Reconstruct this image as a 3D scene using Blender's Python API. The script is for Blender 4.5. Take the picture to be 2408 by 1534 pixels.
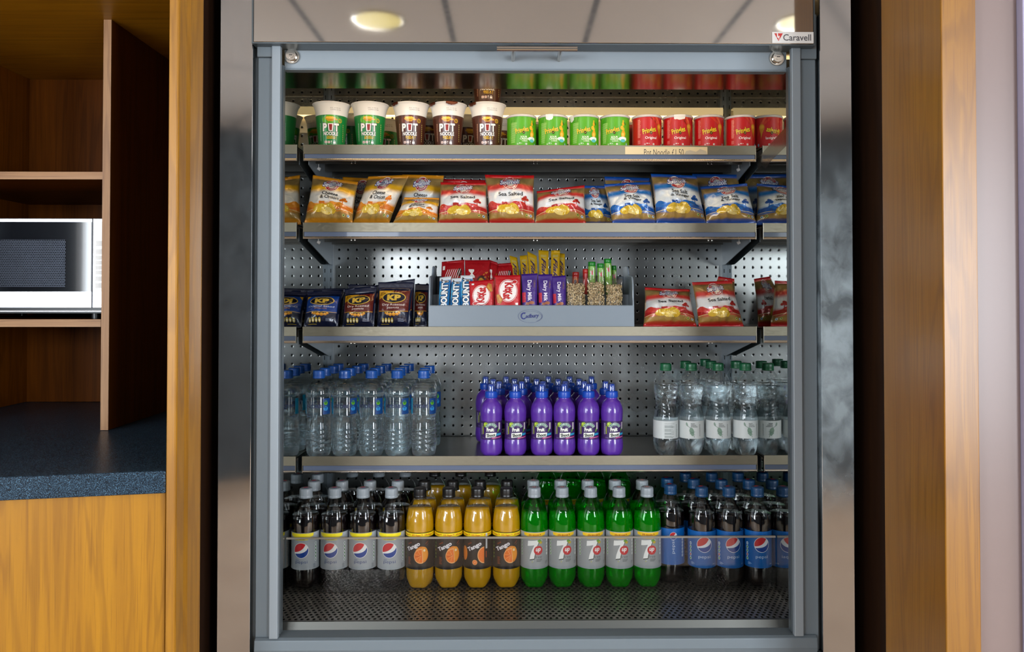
import bpy, bmesh, math, random
from mathutils import Vector, Matrix, noise
from mathutils.geometry import tessellate_polygon
D = bpy.data; SC = bpy.context.scene
PI = math.pi
for o in list(D.objects): D.objects.remove(o)

# ------------------------------------------------------------------ camera
ZC = 1.27; F = 1835.0
YAW = math.radians(0.7); PITCH = math.radians(0.9)
RM = Matrix.Rotation(-YAW, 3, 'Z') @ Matrix.Rotation(PI/2 + PITCH, 3, 'X')
_c = RM.transposed() @ Vector((0, 1, 0))
SX = (1204 + F*_c.x/-_c.z - 1203)/2408.0
SY = (703 - 767 + F*_c.y/-_c.z)/2408.0
cam = D.cameras.new('camera'); camo = D.objects.new('camera', cam); SC.collection.objects.link(camo)
camo.location = (0, 0, ZC); camo.rotation_euler = RM.to_euler()
cam.sensor_width = 36; cam.lens = F/2408*36; cam.shift_x = SX; cam.shift_y = SY
cam.clip_start = 0.05
SC.camera = camo
def W(px, py, Y):
    """world point on the plane at depth Y that sits at pixel (px,py) of the 2408x1534 frame"""
    d = RM @ Vector(((px-1204+SX*2408)/F, (767-py+SY*2408)/F, -1))
    k = Y/d.y
    return Vector((d.x*k, Y, ZC + d.z*k))
SC.view_settings.view_transform = 'Standard'; SC.view_settings.look = 'None'
SC.view_settings.gamma = 1.0; SC.view_settings.use_curve_mapping = False
SC.view_settings.exposure = EXPO = 0.0
SC.cycles.max_bounces = 14; SC.cycles.transparent_max_bounces = 32
SC.cycles.transmission_bounces = 12; SC.cycles.glossy_bounces = 6; SC.cycles.diffuse_bounces = 4
SC.cycles.use_denoising = True
SC.cycles.sample_clamp_indirect = 6.0
# ------------------------------------------------------------------ world and daylight
w = D.worlds.new('world'); SC.world = w; w.use_nodes = True
w.node_tree.nodes['Background'].inputs[0].default_value = (.75, .85, 1, 1)
w.node_tree.nodes['Background'].inputs[1].default_value = 1.0
def area(name, loc, target, sx, sy, power, color):
    l = D.lights.new(name, 'AREA'); l.shape = 'RECTANGLE'; l.size = sx; l.size_y = sy
    l.energy = power; l.color = color
    o = D.objects.new(name, l); SC.collection.objects.link(o); o.location = loc
    o.rotation_euler = (Vector(target)-Vector(loc)).to_track_quat('-Z', 'Y').to_euler()
    return o
# daylight in the two windows of the wall behind the camera and in the side windows
area('daylight_back_right', (2.40, -2.44, 1.35), (2.40, 2, 1.35), 1.1, 1.7, 170, (.86, .93, 1))
area('daylight_back_left', (-2.76, -2.44, 1.45), (-2.76, 2, 1.45), 1.3, 1.7, 105, (.86, .93, 1))
area('daylight_left', (-3.94, -.6, 1.5), (2, -.6, 1.2), 2.2, 1.5, 14, (.93, .96, 1))
area('daylight_right', (3.94, -.6, 1.5), (-2, -.6, 1.2), 2.2, 1.5, 80, (.93, .96, 1))
area('added_pegboard_light', (-1.42, -2.44, 1.64), (-1.42, 2, 1.64), 1.1, .6, 46, (.9, .95, 1))  # extra source added to put a bright patch on the pegboard
def spot(name, x, y, power):
    l = D.lights.new(name, 'SPOT'); l.energy = power; l.color = (1, .86, .66)
    l.spot_size = 1.9; l.spot_blend = .9; l.shadow_soft_size = .07
    o = D.objects.new(name, l); SC.collection.objects.link(o); o.location = (x, y, 2.45)
DOWN = [(-.573, -.15), (1.26, -.15), (-.573, -1.95), (1.26, -1.95)]
for i, (x, y) in enumerate(DOWN): spot('downlight_lamp', x, y, 24)

# ------------------------------------------------------------------ materials
def L(h, a=1):
    if isinstance(h, (tuple, list)): return (h[0], h[1], h[2], a)
    h = h.lstrip('#'); c = [int(h[i:i+2], 16)/255 for i in (0, 2, 4)]
    return tuple(((x+.055)/1.055)**2.4 if x > .04045 else x/12.92 for x in c) + (a,)
def newmat(name):
    m = D.materials.new(name); m.use_nodes = True; nt = m.node_tree
    b = nt.nodes['Principled BSDF']; return m, nt, b
def N(nt, t, **k):
    n = nt.nodes.new(t)
    for a, v in k.items():
        if a.startswith('i_'): n.inputs[a[2:].replace('_', ' ')].default_value = v
        else: setattr(n, a, v)
    return n
def P(name, col, rough=.5, metal=0, coat=0, spec=.5, **k):
    m, nt, b = newmat(name)
    b.inputs['Base Color'].default_value = L(col); b.inputs['Roughness'].default_value = rough
    b.inputs['Metallic'].default_value = metal; b.inputs['Coat Weight'].default_value = coat
    b.inputs['Specular IOR Level'].default_value = spec
    for a, v in k.items(): b.inputs[a.replace('_', ' ')].default_value = v
    return m
def coords(nt, scale, which='Object', rot=(0, 0, 0), loc=(0, 0, 0)):
    tc = N(nt, 'ShaderNodeTexCoord'); mp = N(nt, 'ShaderNodeMapping')
    nt.links.new(tc.outputs[which], mp.inputs[0])
    mp.inputs['Scale'].default_value = scale; mp.inputs['Rotation'].default_value = rot; mp.inputs['Location'].default_value = loc
    return mp.outputs[0]
def ramp(nt, fac, stops):
    r = N(nt, 'ShaderNodeValToRGB'); e = r.color_ramp.elements
    while len(e) < len(stops): e.new(.5)
    for i, (p, c) in enumerate(stops): e[i].position = p; e[i].color = L(c) if not isinstance(c, (int, float)) else (c, c, c, 1)
    nt.links.new(fac, r.inputs[0]); return r.outputs[0]
def mix(nt, fac, a, b, bt='MIX'):
    m = N(nt, 'ShaderNodeMix', data_type='RGBA', blend_type=bt)
    for s, v in ((0, fac), (6, a), (7, b)):
        if hasattr(v, 'is_output') or hasattr(v, 'links'): nt.links.new(v, m.inputs[s])
        elif isinstance(v, (int, float)): m.inputs[s].default_value = v
        else: m.inputs[s].default_value = v if len(v) == 4 else (*v, 1)
    return m.outputs[2]
def math_(nt, op, a, b=None, c=None):
    m = N(nt, 'ShaderNodeMath', operation=op)
    for i, v in enumerate((a, b, c)):
        if v is None: continue
        if isinstance(v, (int, float)): m.inputs[i].default_value = v
        else: nt.links.new(v, m.inputs[i])
    return m.outputs[0]
def bump(nt, b, h, strength=.2, dist=.001):
    bn = N(nt, 'ShaderNodeBump'); bn.inputs['Strength'].default_value = strength; bn.inputs['Distance'].default_value = dist
    nt.links.new(h, bn.inputs['Height']); nt.links.new(bn.outputs[0], b.inputs['Normal']); return bn

def wood(name, c1, c2, c3, axis='Z', rough=.42, coat=.08, seed=0, fine=1.0):
    m, nt, b = newmat(name)
    ax = 'XYZ'.index(axis)
    sc = [9.0]*3; sc[ax] = .55
    n1 = N(nt, 'ShaderNodeTexNoise', i_Scale=1.0, i_Detail=3.0, i_Distortion=1.2)
    nt.links.new(coords(nt, sc, loc=(seed, seed*.7, seed*.3)), n1.inputs['Vector'])
    rings = math_(nt, 'SINE', math_(nt, 'MULTIPLY', n1.outputs[0], 60.0))
    sf = [520.0*fine]*3; sf[ax] = 9
    n2 = N(nt, 'ShaderNodeTexNoise', i_Scale=1.0, i_Detail=2.0); nt.links.new(coords(nt, sf), n2.inputs['Vector'])
    sg = [60.0]*3; sg[ax] = 1.5
    n3 = N(nt, 'ShaderNodeTexNoise', i_Scale=1.0, i_Detail=3.0); nt.links.new(coords(nt, sg), n3.inputs['Vector'])
    base = ramp(nt, n3.outputs[0], [(.3, c1), (.7, c2)])
    r2 = math_(nt, 'MULTIPLY', ramp(nt, math_(nt, 'ADD', math_(nt, 'MULTIPLY', rings, .5), .5), [(.55, 0.0), (1, 1.0)]), .38)
    c = mix(nt, r2, base, L(c3))
    pr = math_(nt, 'MULTIPLY', ramp(nt, n2.outputs[0], [(.55, 0.0), (.72, 1.0)]), .5)
    c = mix(nt, pr, c, L(c3))
    nt.links.new(c, b.inputs['Base Color'])
    b.inputs['Roughness'].default_value = rough; b.inputs['Coat Weight'].default_value = coat; b.inputs['Coat Roughness'].default_value = .3
    bump(nt, b, n2.outputs[0], .15, .0004)
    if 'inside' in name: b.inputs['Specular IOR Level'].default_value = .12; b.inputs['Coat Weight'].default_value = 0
    return m
OAK = ('#ac7606', '#9c6804', '#7a4c02')
M = {}
M['oak_z'] = wood('oak_veneer_vertical', *OAK, 'Z')
M['oak_x'] = wood('oak_veneer_level', *OAK, 'X', seed=3)
M['oak_y'] = wood('oak_veneer_deep', *OAK, 'Y', seed=5)
M['oak_in'] = wood('oak_veneer_inside', '#6c3804', '#5c2e02', '#442001', 'Z', seed=7)  # darker copy of the oak, with the unit's inner shade in its colour
M['oak_shade_x'] = wood('oak_veneer_inside_level_shaded', '#6c3804', '#5c2e02', '#442001', 'X', seed=9)
M['oak_edge_z'] = wood('oak_edge_vertical', '#b08458', '#a07244', '#70482a', 'Z', rough=.5, coat=.05)
M['oak_edge_x'] = wood('oak_edge_level', '#b08458', '#a07244', '#70482a', 'X', rough=.5, coat=.05)
M['oak_pillar'] = wood('oak_pillar', '#966406', '#865603', '#683e02', 'Z', rough=.34, coat=.4, seed=11)
M['shade_wood'] = wood('shade_infill_wood', '#2e1804', '#241003', '#180a02', 'Z', rough=.5, coat=.1)  # dark tone carries the shadow in the recesses beside the chiller
M['laminate'] = None
m, nt, b = newmat('speckled_laminate')
n = N(nt, 'ShaderNodeTexNoise', i_Scale=760.0, i_Detail=2.0); nt.links.new(coords(nt, (1, .45, 1)), n.inputs['Vector'])
nt.links.new(ramp(nt, n.outputs[0], [(.40, '#0e141b'), (.52, '#1d2f40'), (.72, '#5c8098')]), b.inputs['Base Color'])
b.inputs['Roughness'].default_value = .33; M['laminate'] = m; b.inputs['Specular IOR Level'].default_value = .25

def steel(name, col, rough, axis=(1, 1, 60), var=.12, bumpy=0.02, tint=None, smear_light=0):
    m, nt, b = newmat(name)
    n = N(nt, 'ShaderNodeTexNoise', i_Scale=6.0, i_Detail=5.0); nt.links.new(coords(nt, axis), n.inputs['Vector'])
    nt.links.new(math_(nt, 'ADD', math_(nt, 'MULTIPLY', n.outputs[0], var), rough-var/2), b.inputs['Roughness'])
    b.inputs['Metallic'].default_value = 1
    n2 = N(nt, 'ShaderNodeTexNoise', i_Scale=5.0, i_Detail=4.0); nt.links.new(coords(nt, (1, 1, 1)), n2.inputs['Vector'])
    c = L(col); d = tuple(x*.86 for x in c[:3]) + (1,)
    nt.links.new(mix(nt, n2.outputs[0], c, d), b.inputs['Base Color'])
    bump(nt, b, n.outputs[0], bumpy, .0005)
    if smear_light:
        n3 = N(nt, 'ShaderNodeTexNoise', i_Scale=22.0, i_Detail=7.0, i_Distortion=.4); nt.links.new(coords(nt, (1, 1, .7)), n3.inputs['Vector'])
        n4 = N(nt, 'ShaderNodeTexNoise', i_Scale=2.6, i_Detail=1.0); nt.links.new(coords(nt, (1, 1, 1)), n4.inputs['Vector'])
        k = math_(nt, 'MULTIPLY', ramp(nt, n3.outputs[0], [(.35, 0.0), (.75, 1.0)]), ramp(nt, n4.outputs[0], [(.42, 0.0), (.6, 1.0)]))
        if smear_light > .1: # smudges, with reflected daylight painted in over a height band
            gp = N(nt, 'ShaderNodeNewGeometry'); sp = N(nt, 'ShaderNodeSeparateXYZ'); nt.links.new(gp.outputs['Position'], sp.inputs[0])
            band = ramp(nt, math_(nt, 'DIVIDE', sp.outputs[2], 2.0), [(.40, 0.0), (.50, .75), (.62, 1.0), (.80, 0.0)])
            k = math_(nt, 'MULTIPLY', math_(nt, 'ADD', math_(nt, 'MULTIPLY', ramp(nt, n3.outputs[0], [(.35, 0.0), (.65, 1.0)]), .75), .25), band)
        k = math_(nt, 'MULTIPLY', k, smear_light)
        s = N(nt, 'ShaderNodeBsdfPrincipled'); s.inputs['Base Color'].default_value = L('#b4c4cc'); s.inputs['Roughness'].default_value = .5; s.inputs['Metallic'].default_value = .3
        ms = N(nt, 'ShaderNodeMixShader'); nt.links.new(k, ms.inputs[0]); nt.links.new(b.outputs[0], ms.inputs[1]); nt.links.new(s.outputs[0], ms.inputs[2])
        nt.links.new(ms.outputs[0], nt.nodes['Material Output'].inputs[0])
    return m
M['canopy'] = steel('polished_canopy_steel', '#b4afa9', .05, (1, 1, 14), .04, .002)
M['steel_side'] = steel('polished_side_steel', '#b0b0b0', .07, (8, 8, 1), .04, .0, smear_light=.05)
M['steel_smear_daylight'] = steel('smeared_daylit_side_steel', '#b0b0b0', .09, (8, 8, 1), .04, .0, smear_light=.9)
M['mirror'] = P('polished_mirror_steel', '#b6bab8', .035, 1)
M['inner_steel'] = steel('brushed_inner_steel', '#8e8a82', .2, (40, 1, 1), .08, .01)
M['lip'] = steel('brushed_shelf_lip', '#96907f', .45, (14, 14, 30), .3, .25)
M['shelf'] = steel('shelf_steel', '#85827c', .3, (1, 1, 1), .1, .03)
M['lip_end'] = P('shelf_edge_bright', '#c9c2b2', .3, 1)
M['rail'] = P('blue_grey_price_strip', '#5c6880', .35, 0, .2)
M['nose'] = P('bright_rail_nose', '#cfc6ba', .22, 1)
M['bracket'] = P('grey_painted_bracket', '#7c858c', .42, .35)
M['alu'] = P('grey_aluminium', '#717c83', .55, .3)
M['alu_dark'] = P('dark_grey_aluminium', '#5d666b', .38, .5)
M['alu_light'] = P('pale_grey_aluminium', '#8d979e', .5, .25)
M['gap'] = P('dark_gasket', '#1b1e20', .6)
M['chrome'] = P('nickel', '#b9b3aa', .16, 1)
M['black'] = P('black_plastic', '#101114', .3)
M['white_plastic'] = P('white_plastic', '#e8e6e2', .4)

def perforated(name, col, rough, px, pz, ox, oz, rx, rz, axes, stagger=False, metal=.85):
    m, nt, b = newmat(name)
    tc = N(nt, 'ShaderNodeNewGeometry'); s = N(nt, 'ShaderNodeSeparateXYZ'); nt.links.new(tc.outputs['Position'], s.inputs[0])
    u = math_(nt, 'DIVIDE', math_(nt, 'SUBTRACT', s.outputs[axes[0]], ox), px)
    v = math_(nt, 'DIVIDE', math_(nt, 'SUBTRACT', s.outputs[axes[1]], oz), pz)
    if stagger:
        row = math_(nt, 'FLOOR', math_(nt, 'ADD', v, .5))
        u = math_(nt, 'ADD', u, math_(nt, 'MULTIPLY', math_(nt, 'MODULO', row, 2.0), .5))
    fu = math_(nt, 'MULTIPLY', math_(nt, 'SUBTRACT', math_(nt, 'FRACT', math_(nt, 'ADD', u, 100.5)), .5), px/rx)
    fv = math_(nt, 'MULTIPLY', math_(nt, 'SUBTRACT', math_(nt, 'FRACT', math_(nt, 'ADD', v, 100.5)), .5), pz/rz)
    d = math_(nt, 'SQRT', math_(nt, 'ADD', math_(nt, 'MULTIPLY', fu, fu), math_(nt, 'MULTIPLY', fv, fv)))
    hole = math_(nt, 'LESS_THAN', d, 1.0)
    n2 = N(nt, 'ShaderNodeTexNoise', i_Scale=7.0, i_Detail=6.0, i_Roughness=.6); nt.links.new(coords(nt, (1, 1, 1)), n2.inputs['Vector'])
    c = L(col); cc = ramp(nt, n2.outputs[0], [(.3, tuple(x*.72 for x in c[:3])), (.7, c[:3])])
    nt.links.new(cc, b.inputs['Base Color'])
    b.inputs['Metallic'].default_value = metal
    nt.links.new(math_(nt, 'ADD', math_(nt, 'MULTIPLY', n2.outputs[0], .14), rough-.07), b.inputs['Roughness'])
    h = math_(nt, 'MINIMUM', math_(nt, 'MULTIPLY', d, .7), 1.0)
    bump(nt, b, h, .5, .0015)
    k = N(nt, 'ShaderNodeBsdfPrincipled'); k.inputs['Base Color'].default_value = (.004, .005, .005, 1); k.inputs['Roughness'].default_value = .9; k.inputs['Specular IOR Level'].default_value = .05
    ms = N(nt, 'ShaderNodeMixShader'); nt.links.new(hole, ms.inputs[0]); nt.links.new(b.outputs[0], ms.inputs[1]); nt.links.new(k.outputs[0], ms.inputs[2])
    nt.links.new(ms.outputs[0], nt.nodes['Material Output'].inputs[0])
    return m
M['pegboard'] = perforated('perforated_back_steel', '#a4a6a5', .26, .0254, .0254, -.1173, ZC-.1372, .0030, .0033, (0, 2))
M['deck'] = perforated('perforated_deck_steel', '#8d857a', .2, .0130, .0122, 0, 1.674, .0031, .0040, (0, 1), True, .7)

# packaging: printed colour comes from the mesh colour attribute
def packmat(name, rough, coat=0, metal=0, trans=0, spec=.5, crinkle=0):
    m, nt, b = newmat(name)
    a = N(nt, 'ShaderNodeVertexColor', layer_name='Col'); nt.links.new(a.outputs[0], b.inputs['Base Color'])
    b.inputs['Roughness'].default_value = rough; b.inputs['Coat Weight'].default_value = coat; b.inputs['Coat Roughness'].default_value = .08
    b.inputs['Metallic'].default_value = metal; b.inputs['Specular IOR Level'].default_value = spec
    if crinkle:
        n = N(nt, 'ShaderNodeTexNoise', i_Scale=45.0, i_Detail=2.0, i_Distortion=2.0); nt.links.new(coords(nt, (1, 1, 1)), n.inputs['Vector'])
        bump(nt, b, n.outputs[0], crinkle, .004)
    return m
M['print'] = packmat('printed_label', .38, .2)
M['foil'] = packmat('printed_foil', .3, .5, .12, crinkle=.25)
M['paper'] = packmat('printed_card', .5, .3)
def clear(name, tint, gloss=.06, rough=.018, boost=.0):
    m, nt, b = newmat(name)
    nt.nodes.remove(b)
    t = N(nt, 'ShaderNodeBsdfTransparent'); t.inputs[0].default_value = L(tint) if isinstance(tint, str) else (*tint, 1)
    g = N(nt, 'ShaderNodeBsdfGlossy'); g.inputs['Roughness'].default_value = rough
    f = N(nt, 'ShaderNodeLayerWeight', i_Blend=.5)
    k = math_(nt, 'ADD', math_(nt, 'MULTIPLY', math_(nt, 'POWER', f.outputs['Facing'], 4.0), .55), .035+boost)
    ms = N(nt, 'ShaderNodeMixShader'); nt.links.new(k, ms.inputs[0]); nt.links.new(t.outputs[0], ms.inputs[1]); nt.links.new(g.outputs[0], ms.inputs[2])
    nt.links.new(ms.outputs[0], nt.nodes['Material Output'].inputs[0]); return m
M['pet'] = clear('clear_bottle_plastic', (.975, .985, .985))
M['pet_green'] = clear('green_bottle_plastic', (.2, .8, .27))
M['dome'] = clear('clear_dome_cap', (.82, .86, .92), boost=.08)
M['glass'] = clear('riser_glass', (.9, .9, .89), boost=.0)
M['cello'] = clear('clear_cellophane', (.92, .9, .86), rough=.08, boost=.04)
M['water'] = P('water', '#f4fbff', .0, 0, 0, .5, Transmission_Weight=1.0, IOR=1.33)
nt = M['water'].node_tree; t_ = N(nt, 'ShaderNodeBsdfTransparent'); t_.inputs[0].default_value = (.96, .98, .98, 1); ms = N(nt, 'ShaderNodeMixShader', i_Fac=.72)
nt.links.new(t_.outputs[0], ms.inputs[1]); nt.links.new(nt.nodes['Principled BSDF'].outputs[0], ms.inputs[2]); nt.links.new(ms.outputs[0], nt.nodes['Material Output'].inputs[0])
M['cola'] = P('cola', '#090405', .04, 0, 1, .5, Coat_Roughness=.03)
M['orange_drink'] = P('orange_drink', '#bc8c00', .25, 0, .8, .5, Coat_Roughness=.04)
M['lime_drink'] = P('lime_drink', '#0cb820', .03, 0, .6, .5, Transmission_Weight=.62, IOR=1.33, Coat_Roughness=.03)
M['purple_drink'] = P('purple_bottle', '#5a2fa0', .28, 0, .7, .5, Coat_Roughness=.06)

# ------------------------------------------------------------------ mesh helpers
class MB:
    def __init__(s): s.v = []; s.f = []; s.m = []; s.c = []; s.s = []
    def add(s, vs, fs, mi=0, col=None, smooth=False):
        b = len(s.v); s.v += [tuple(v) for v in vs]
        if col is None: s.c += [(1, 1, 1, 1)]*len(vs)
        elif isinstance(col, list): s.c += col
        else: s.c += [L(col)]*len(vs)
        for f in fs: s.f.append([b+i for i in f]); s.m.append(mi); s.s.append(smooth)
        return s
    def box(s, x0, x1, y0, y1, z0, z1, mi=0, col=None):
        return s.add([(x, y, z) for z in (z0, z1) for y in (y0, y1) for x in (x0, x1)],
              [(0, 2, 3, 1), (4, 5, 7, 6), (0, 1, 5, 4), (2, 6, 7, 3), (0, 4, 6, 2), (1, 3, 7, 5)], mi, col)
    def prism(s, poly, axis, a, b, mi=0, col=None):
        """extrude a 2D polygon between a and b along an axis"""
        n = len(poly)
        def p(q, t):
            return {'X': (t, q[0], q[1]), 'Y': (q[0], t, q[1]), 'Z': (q[0], q[1], t)}[axis]
        vs = [p(q, a) for q in poly] + [p(q, b) for q in poly]
        fs = [tuple(range(n)), tuple(range(2*n-1, n-1, -1))] + [(i, n+i, n+(i+1) % n, (i+1) % n) for i in range(n)]
        return s.add(vs, fs, mi, col)
    def lathe(s, prof, seg=40, mi=0, col=None, rf=None, c=(0, 0, 0), smooth=True, lo=0, hi=2*PI):
        full = abs(hi-lo-2*PI) < 1e-6
        vs = []; cs = []; n = seg if full else seg+1
        for (r, z) in prof:
            for k in range(n):
                a = lo+(hi-lo)*k/seg; q = rf(a, z, r) if rf else r
                vs.append((c[0]+q*math.sin(a), c[1]-q*math.cos(a), c[2]+z))
            if callable(col): cs += [L(col(z))]*n
        fs = []
        for i in range(len(prof)-1):
            for k in range(seg):
                j = (k+1) % n
                fs.append((i*n+k, i*n+j, (i+1)*n+j, (i+1)*n+k))
        return s.add(vs, fs, mi, cs if callable(col) else col, smooth)
    def cyl(s, p0, p1, r, seg=16, mi=0, r1=None, caps=True, col=None):
        p0 = Vector(p0); p1 = Vector(p1); r1 = r if r1 is None else r1
        z = (p1-p0).normalized(); x = z.orthogonal().normalized(); y = z.cross(x)
        vs = [p0+x*r*math.cos(2*PI*k/seg)+y*r*math.sin(2*PI*k/seg) for k in range(seg)] + [p1+x*r1*math.cos(2*PI*k/seg)+y*r1*math.sin(2*PI*k/seg) for k in range(seg)]
        s.add(vs, [(k, (k+1) % seg, seg+(k+1) % seg, seg+k) for k in range(seg)], mi, col, True)
        if caps:
            s.add(vs[:seg], [tuple(range(seg))[::-1]], mi, col); s.add(vs[seg:], [tuple(range(seg))], mi, col)
        return s
    def build(s, name, mats, parent=None, world=True, bevel=0, color=False, loc=None):
        me = D.meshes.new(name); me.from_pydata(s.v, [], s.f)
        mats = mats if isinstance(mats, list) else [mats]
        for q in mats: me.materials.append(M[q] if isinstance(q, str) else q)
        me.polygons.foreach_set('material_index', s.m); me.polygons.foreach_set('use_smooth', s.s)
        if color:
            at = me.color_attributes.new('Col', 'FLOAT_COLOR', 'POINT')
            at.data.foreach_set('color', [x for c in s.c for x in c])
        me.update()
        o = D.objects.new(name, me); SC.collection.objects.link(o)
        if parent is not None:
            o.parent = parent
            if world:
                wl = Vector(parent.location); q = parent.parent
                while q is not None: wl = wl+Vector(q.location); q = q.parent
                me.transform(Matrix.Translation(-wl))
        if loc is not None:
            o.location = loc
            if world: me.transform(Matrix.Translation(-Vector(loc)))
        if bevel:
            bv = o.modifiers.new('bevel', 'BEVEL'); bv.width = bevel; bv.segments = 2; bv.limit_method = 'ANGLE'
            bv.harden_normals = False
        return o
def tag(o, label=None, cat=None, group=None, kind=None):
    if label: o['label'] = label
    if cat: o['category'] = cat
    if group: o['group'] = group
    if kind: o['kind'] = kind
    return o
def thing(name, label, cat, loc, group=None):
    o = D.objects.new(name, None); SC.collection.objects.link(o); o.location = loc; o.empty_display_size = .02
    return tag(o, label, cat, group)
def dup(o, loc, label, parent=None, rz=0):
    c = o.copy(); SC.collection.objects.link(c)
    if parent is not None: c.parent = parent
    if loc is not None: c.location = loc; c.rotation_euler = (0, 0, rz)
    if label: c['label'] = label
    for ch in list(o.children): dup(ch, None, None, c)
    return c

# ------------------------------------------------------------------ flat artwork that is later wrapped on to packaging
_TX = {}
def text_mesh(s, bold=0.0, shear=0.0):
    k = (s, round(bold, 4), round(shear, 3))
    if k not in _TX:
        cu = D.curves.new('tx', 'FONT'); cu.body = s; cu.offset = bold; cu.shear = shear; cu.resolution_u = 3
        cu.align_x = 'CENTER'; cu.align_y = 'CENTER'; cu.space_line = .8
        o = D.objects.new('tx', cu); SC.collection.objects.link(o)
        dg = bpy.context.evaluated_depsgraph_get(); me = D.meshes.new_from_object(o.evaluated_get(dg))
        _TX[k] = ([(v.co.x, v.co.y) for v in me.vertices], [tuple(p.vertices) for p in me.polygons])
        D.objects.remove(o); D.curves.remove(cu); D.meshes.remove(me)
    return _TX[k]
def ell(cx, cy, rx, ry=None, n=24, a0=0, a1=360):
    ry = rx if ry is None else ry
    pts = [(cx+rx*math.cos(math.radians(a0+(a1-a0)*k/n)), cy+ry*math.sin(math.radians(a0+(a1-a0)*k/n))) for k in range(n + (0 if a1-a0 == 360 else 1))]
    return pts
def bez(p0, p1, p2, p3, n=8):
    out = []
    for k in range(n+1):
        t = k/n; u = 1-t
        out.append(tuple(u**3*a+3*u*u*t*b_+3*u*t*t*c+t**3*d for a, b_, c, d in zip(p0, p1, p2, p3)))
    return out
class Art:
    """2D print: polygons and lettering with a colour and a stacking layer"""
    def __init__(s): s.it = []
    def poly(s, pts, col, l=0):
        tr = tessellate_polygon([[Vector((x, y, 0)) for x, y in pts]])
        s.it.append((list(pts), [tuple(t) for t in tr], L(col), l)); return s
    def rect(s, x0, x1, y0, y1, col, l=0): return s.poly([(x0, y0), (x1, y0), (x1, y1), (x0, y1)], col, l)
    def disc(s, cx, cy, rx, ry, col, l=0, n=24): return s.poly(ell(cx, cy, rx, ry, n), col, l)
    def ring(s, cx, cy, r0, r1, col, l=0, n=32, ky=1.0, a0=0, a1=360):
        e0 = [(cx+r0*math.cos(math.radians(a0+(a1-a0)*k/n)), cy+ky*r0*math.sin(math.radians(a0+(a1-a0)*k/n))) for k in range(n+1)]
        e1 = [(cx+r1*math.cos(math.radians(a0+(a1-a0)*k/n)), cy+ky*r1*math.sin(math.radians(a0+(a1-a0)*k/n))) for k in range(n+1)]
        s.it.append((e0+e1, [(k, k+1, n+2+k, n+1+k) for k in range(n)], L(col), l)); return s
    def line(s, x0, y0, x1, y1, w, col, l=0):
        d = Vector((x1-x0, y1-y0)); p = Vector((-d.y, d.x)).normalized()*w/2
        return s.poly([(x0+p.x, y0+p.y), (x1+p.x, y1+p.y), (x1-p.x, y1-p.y), (x0-p.x, y0-p.y)], col, l)
    def text(s, t, cx, cy, w, h, col, l=1, bold=.0, shear=0, rot=0, outline=None, arc=0):
        v, f = text_mesh(t, bold, shear)
        if not v: return s
        xs = [p[0] for p in v]; ys = [p[1] for p in v]
        x0, x1, y0, y1 = min(xs), max(xs), min(ys), max(ys)
        kx = w/(x1-x0); ky = h/(y1-y0); mx = (x0+x1)/2; my = (y0+y1)/2
        ca, sa = math.cos(math.radians(rot)), math.sin(math.radians(rot))
        def tf(p):
            x = (p[0]-mx)*kx; y = (p[1]-my)*ky + arc*(1-(2*(p[0]-mx)/(x1-x0))**2)*h
            return (cx+x*ca-y*sa, cy+x*sa+y*ca)
        if outline:
            ov, of = text_mesh(t, bold+outline[1], shear)
            s.it.append(([tf(p) for p in ov], of, L(outline[0]), l-.5))
        s.it.append(([tf(p) for p in v], f, L(col), l)); return s
    def xf(s, cx, cy, rot, k=1.0, kx=None):
        """a transformed copy"""
        ca, sa = math.cos(math.radians(rot)), math.sin(math.radians(rot)); kx = kx or k
        a = Art()
        for v, f, c, l in s.it:
            a.it.append(([(cx+kx*(x*ca-y*sa), cy+k*(x*sa+y*ca)) for x, y in v], f, c, l))
        return a
    def cut(s, gx, gy, ox=0, oy=0, clip=None):
        """split along a grid so the print can follow a curved surface"""
        out = []
        for v, f, c, l in s.it:
            bm = bmesh.new(); vs = [bm.verts.new((x, y, 0)) for x, y in v]
            for q in f:
                try: bm.faces.new([vs[i] for i in q])
                except ValueError: pass
            for ax, g, o_ in ((0, gx, ox), (1, gy, oy)):
                a = [p[ax] for p in v]; k = math.ceil((min(a)-o_)/g)
                while o_+k*g < max(a):
                    pc = [0, 0, 0]; pc[ax] = o_+k*g; nn = [0, 0, 0]; nn[ax] = 1
                    bmesh.ops.bisect_plane(bm, geom=bm.verts[:]+bm.edges[:]+bm.faces[:], plane_co=pc, plane_no=nn, dist=1e-7); k += 1
            if clip:
                for pc, nn in (((clip[0], 0, 0), (-1, 0, 0)), ((clip[1], 0, 0), (1, 0, 0)), ((0, clip[2], 0), (0, -1, 0)), ((0, clip[3], 0), (0, 1, 0))):
                    bmesh.ops.bisect_plane(bm, geom=bm.verts[:]+bm.edges[:]+bm.faces[:], plane_co=pc, plane_no=nn, dist=1e-7, clear_outer=True)
            bm.normal_update(); bm.verts.index_update()
            fs = []
            for q in bm.faces:
                ii = [p.index for p in q.verts]; fs.append(ii if q.normal.z >= 0 else ii[::-1])
            out.append(([(p.co.x, p.co.y) for p in bm.verts], fs, c, l)); bm.free()
        return out
def lay(mb, cutart, fn, mi=0, base=.00025, step=.00009):
    for v, f, c, l in cutart:
        if v: mb.add([fn(x, y, base+step*l) for x, y in v], f, mi, [c]*len(v), True)
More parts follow.
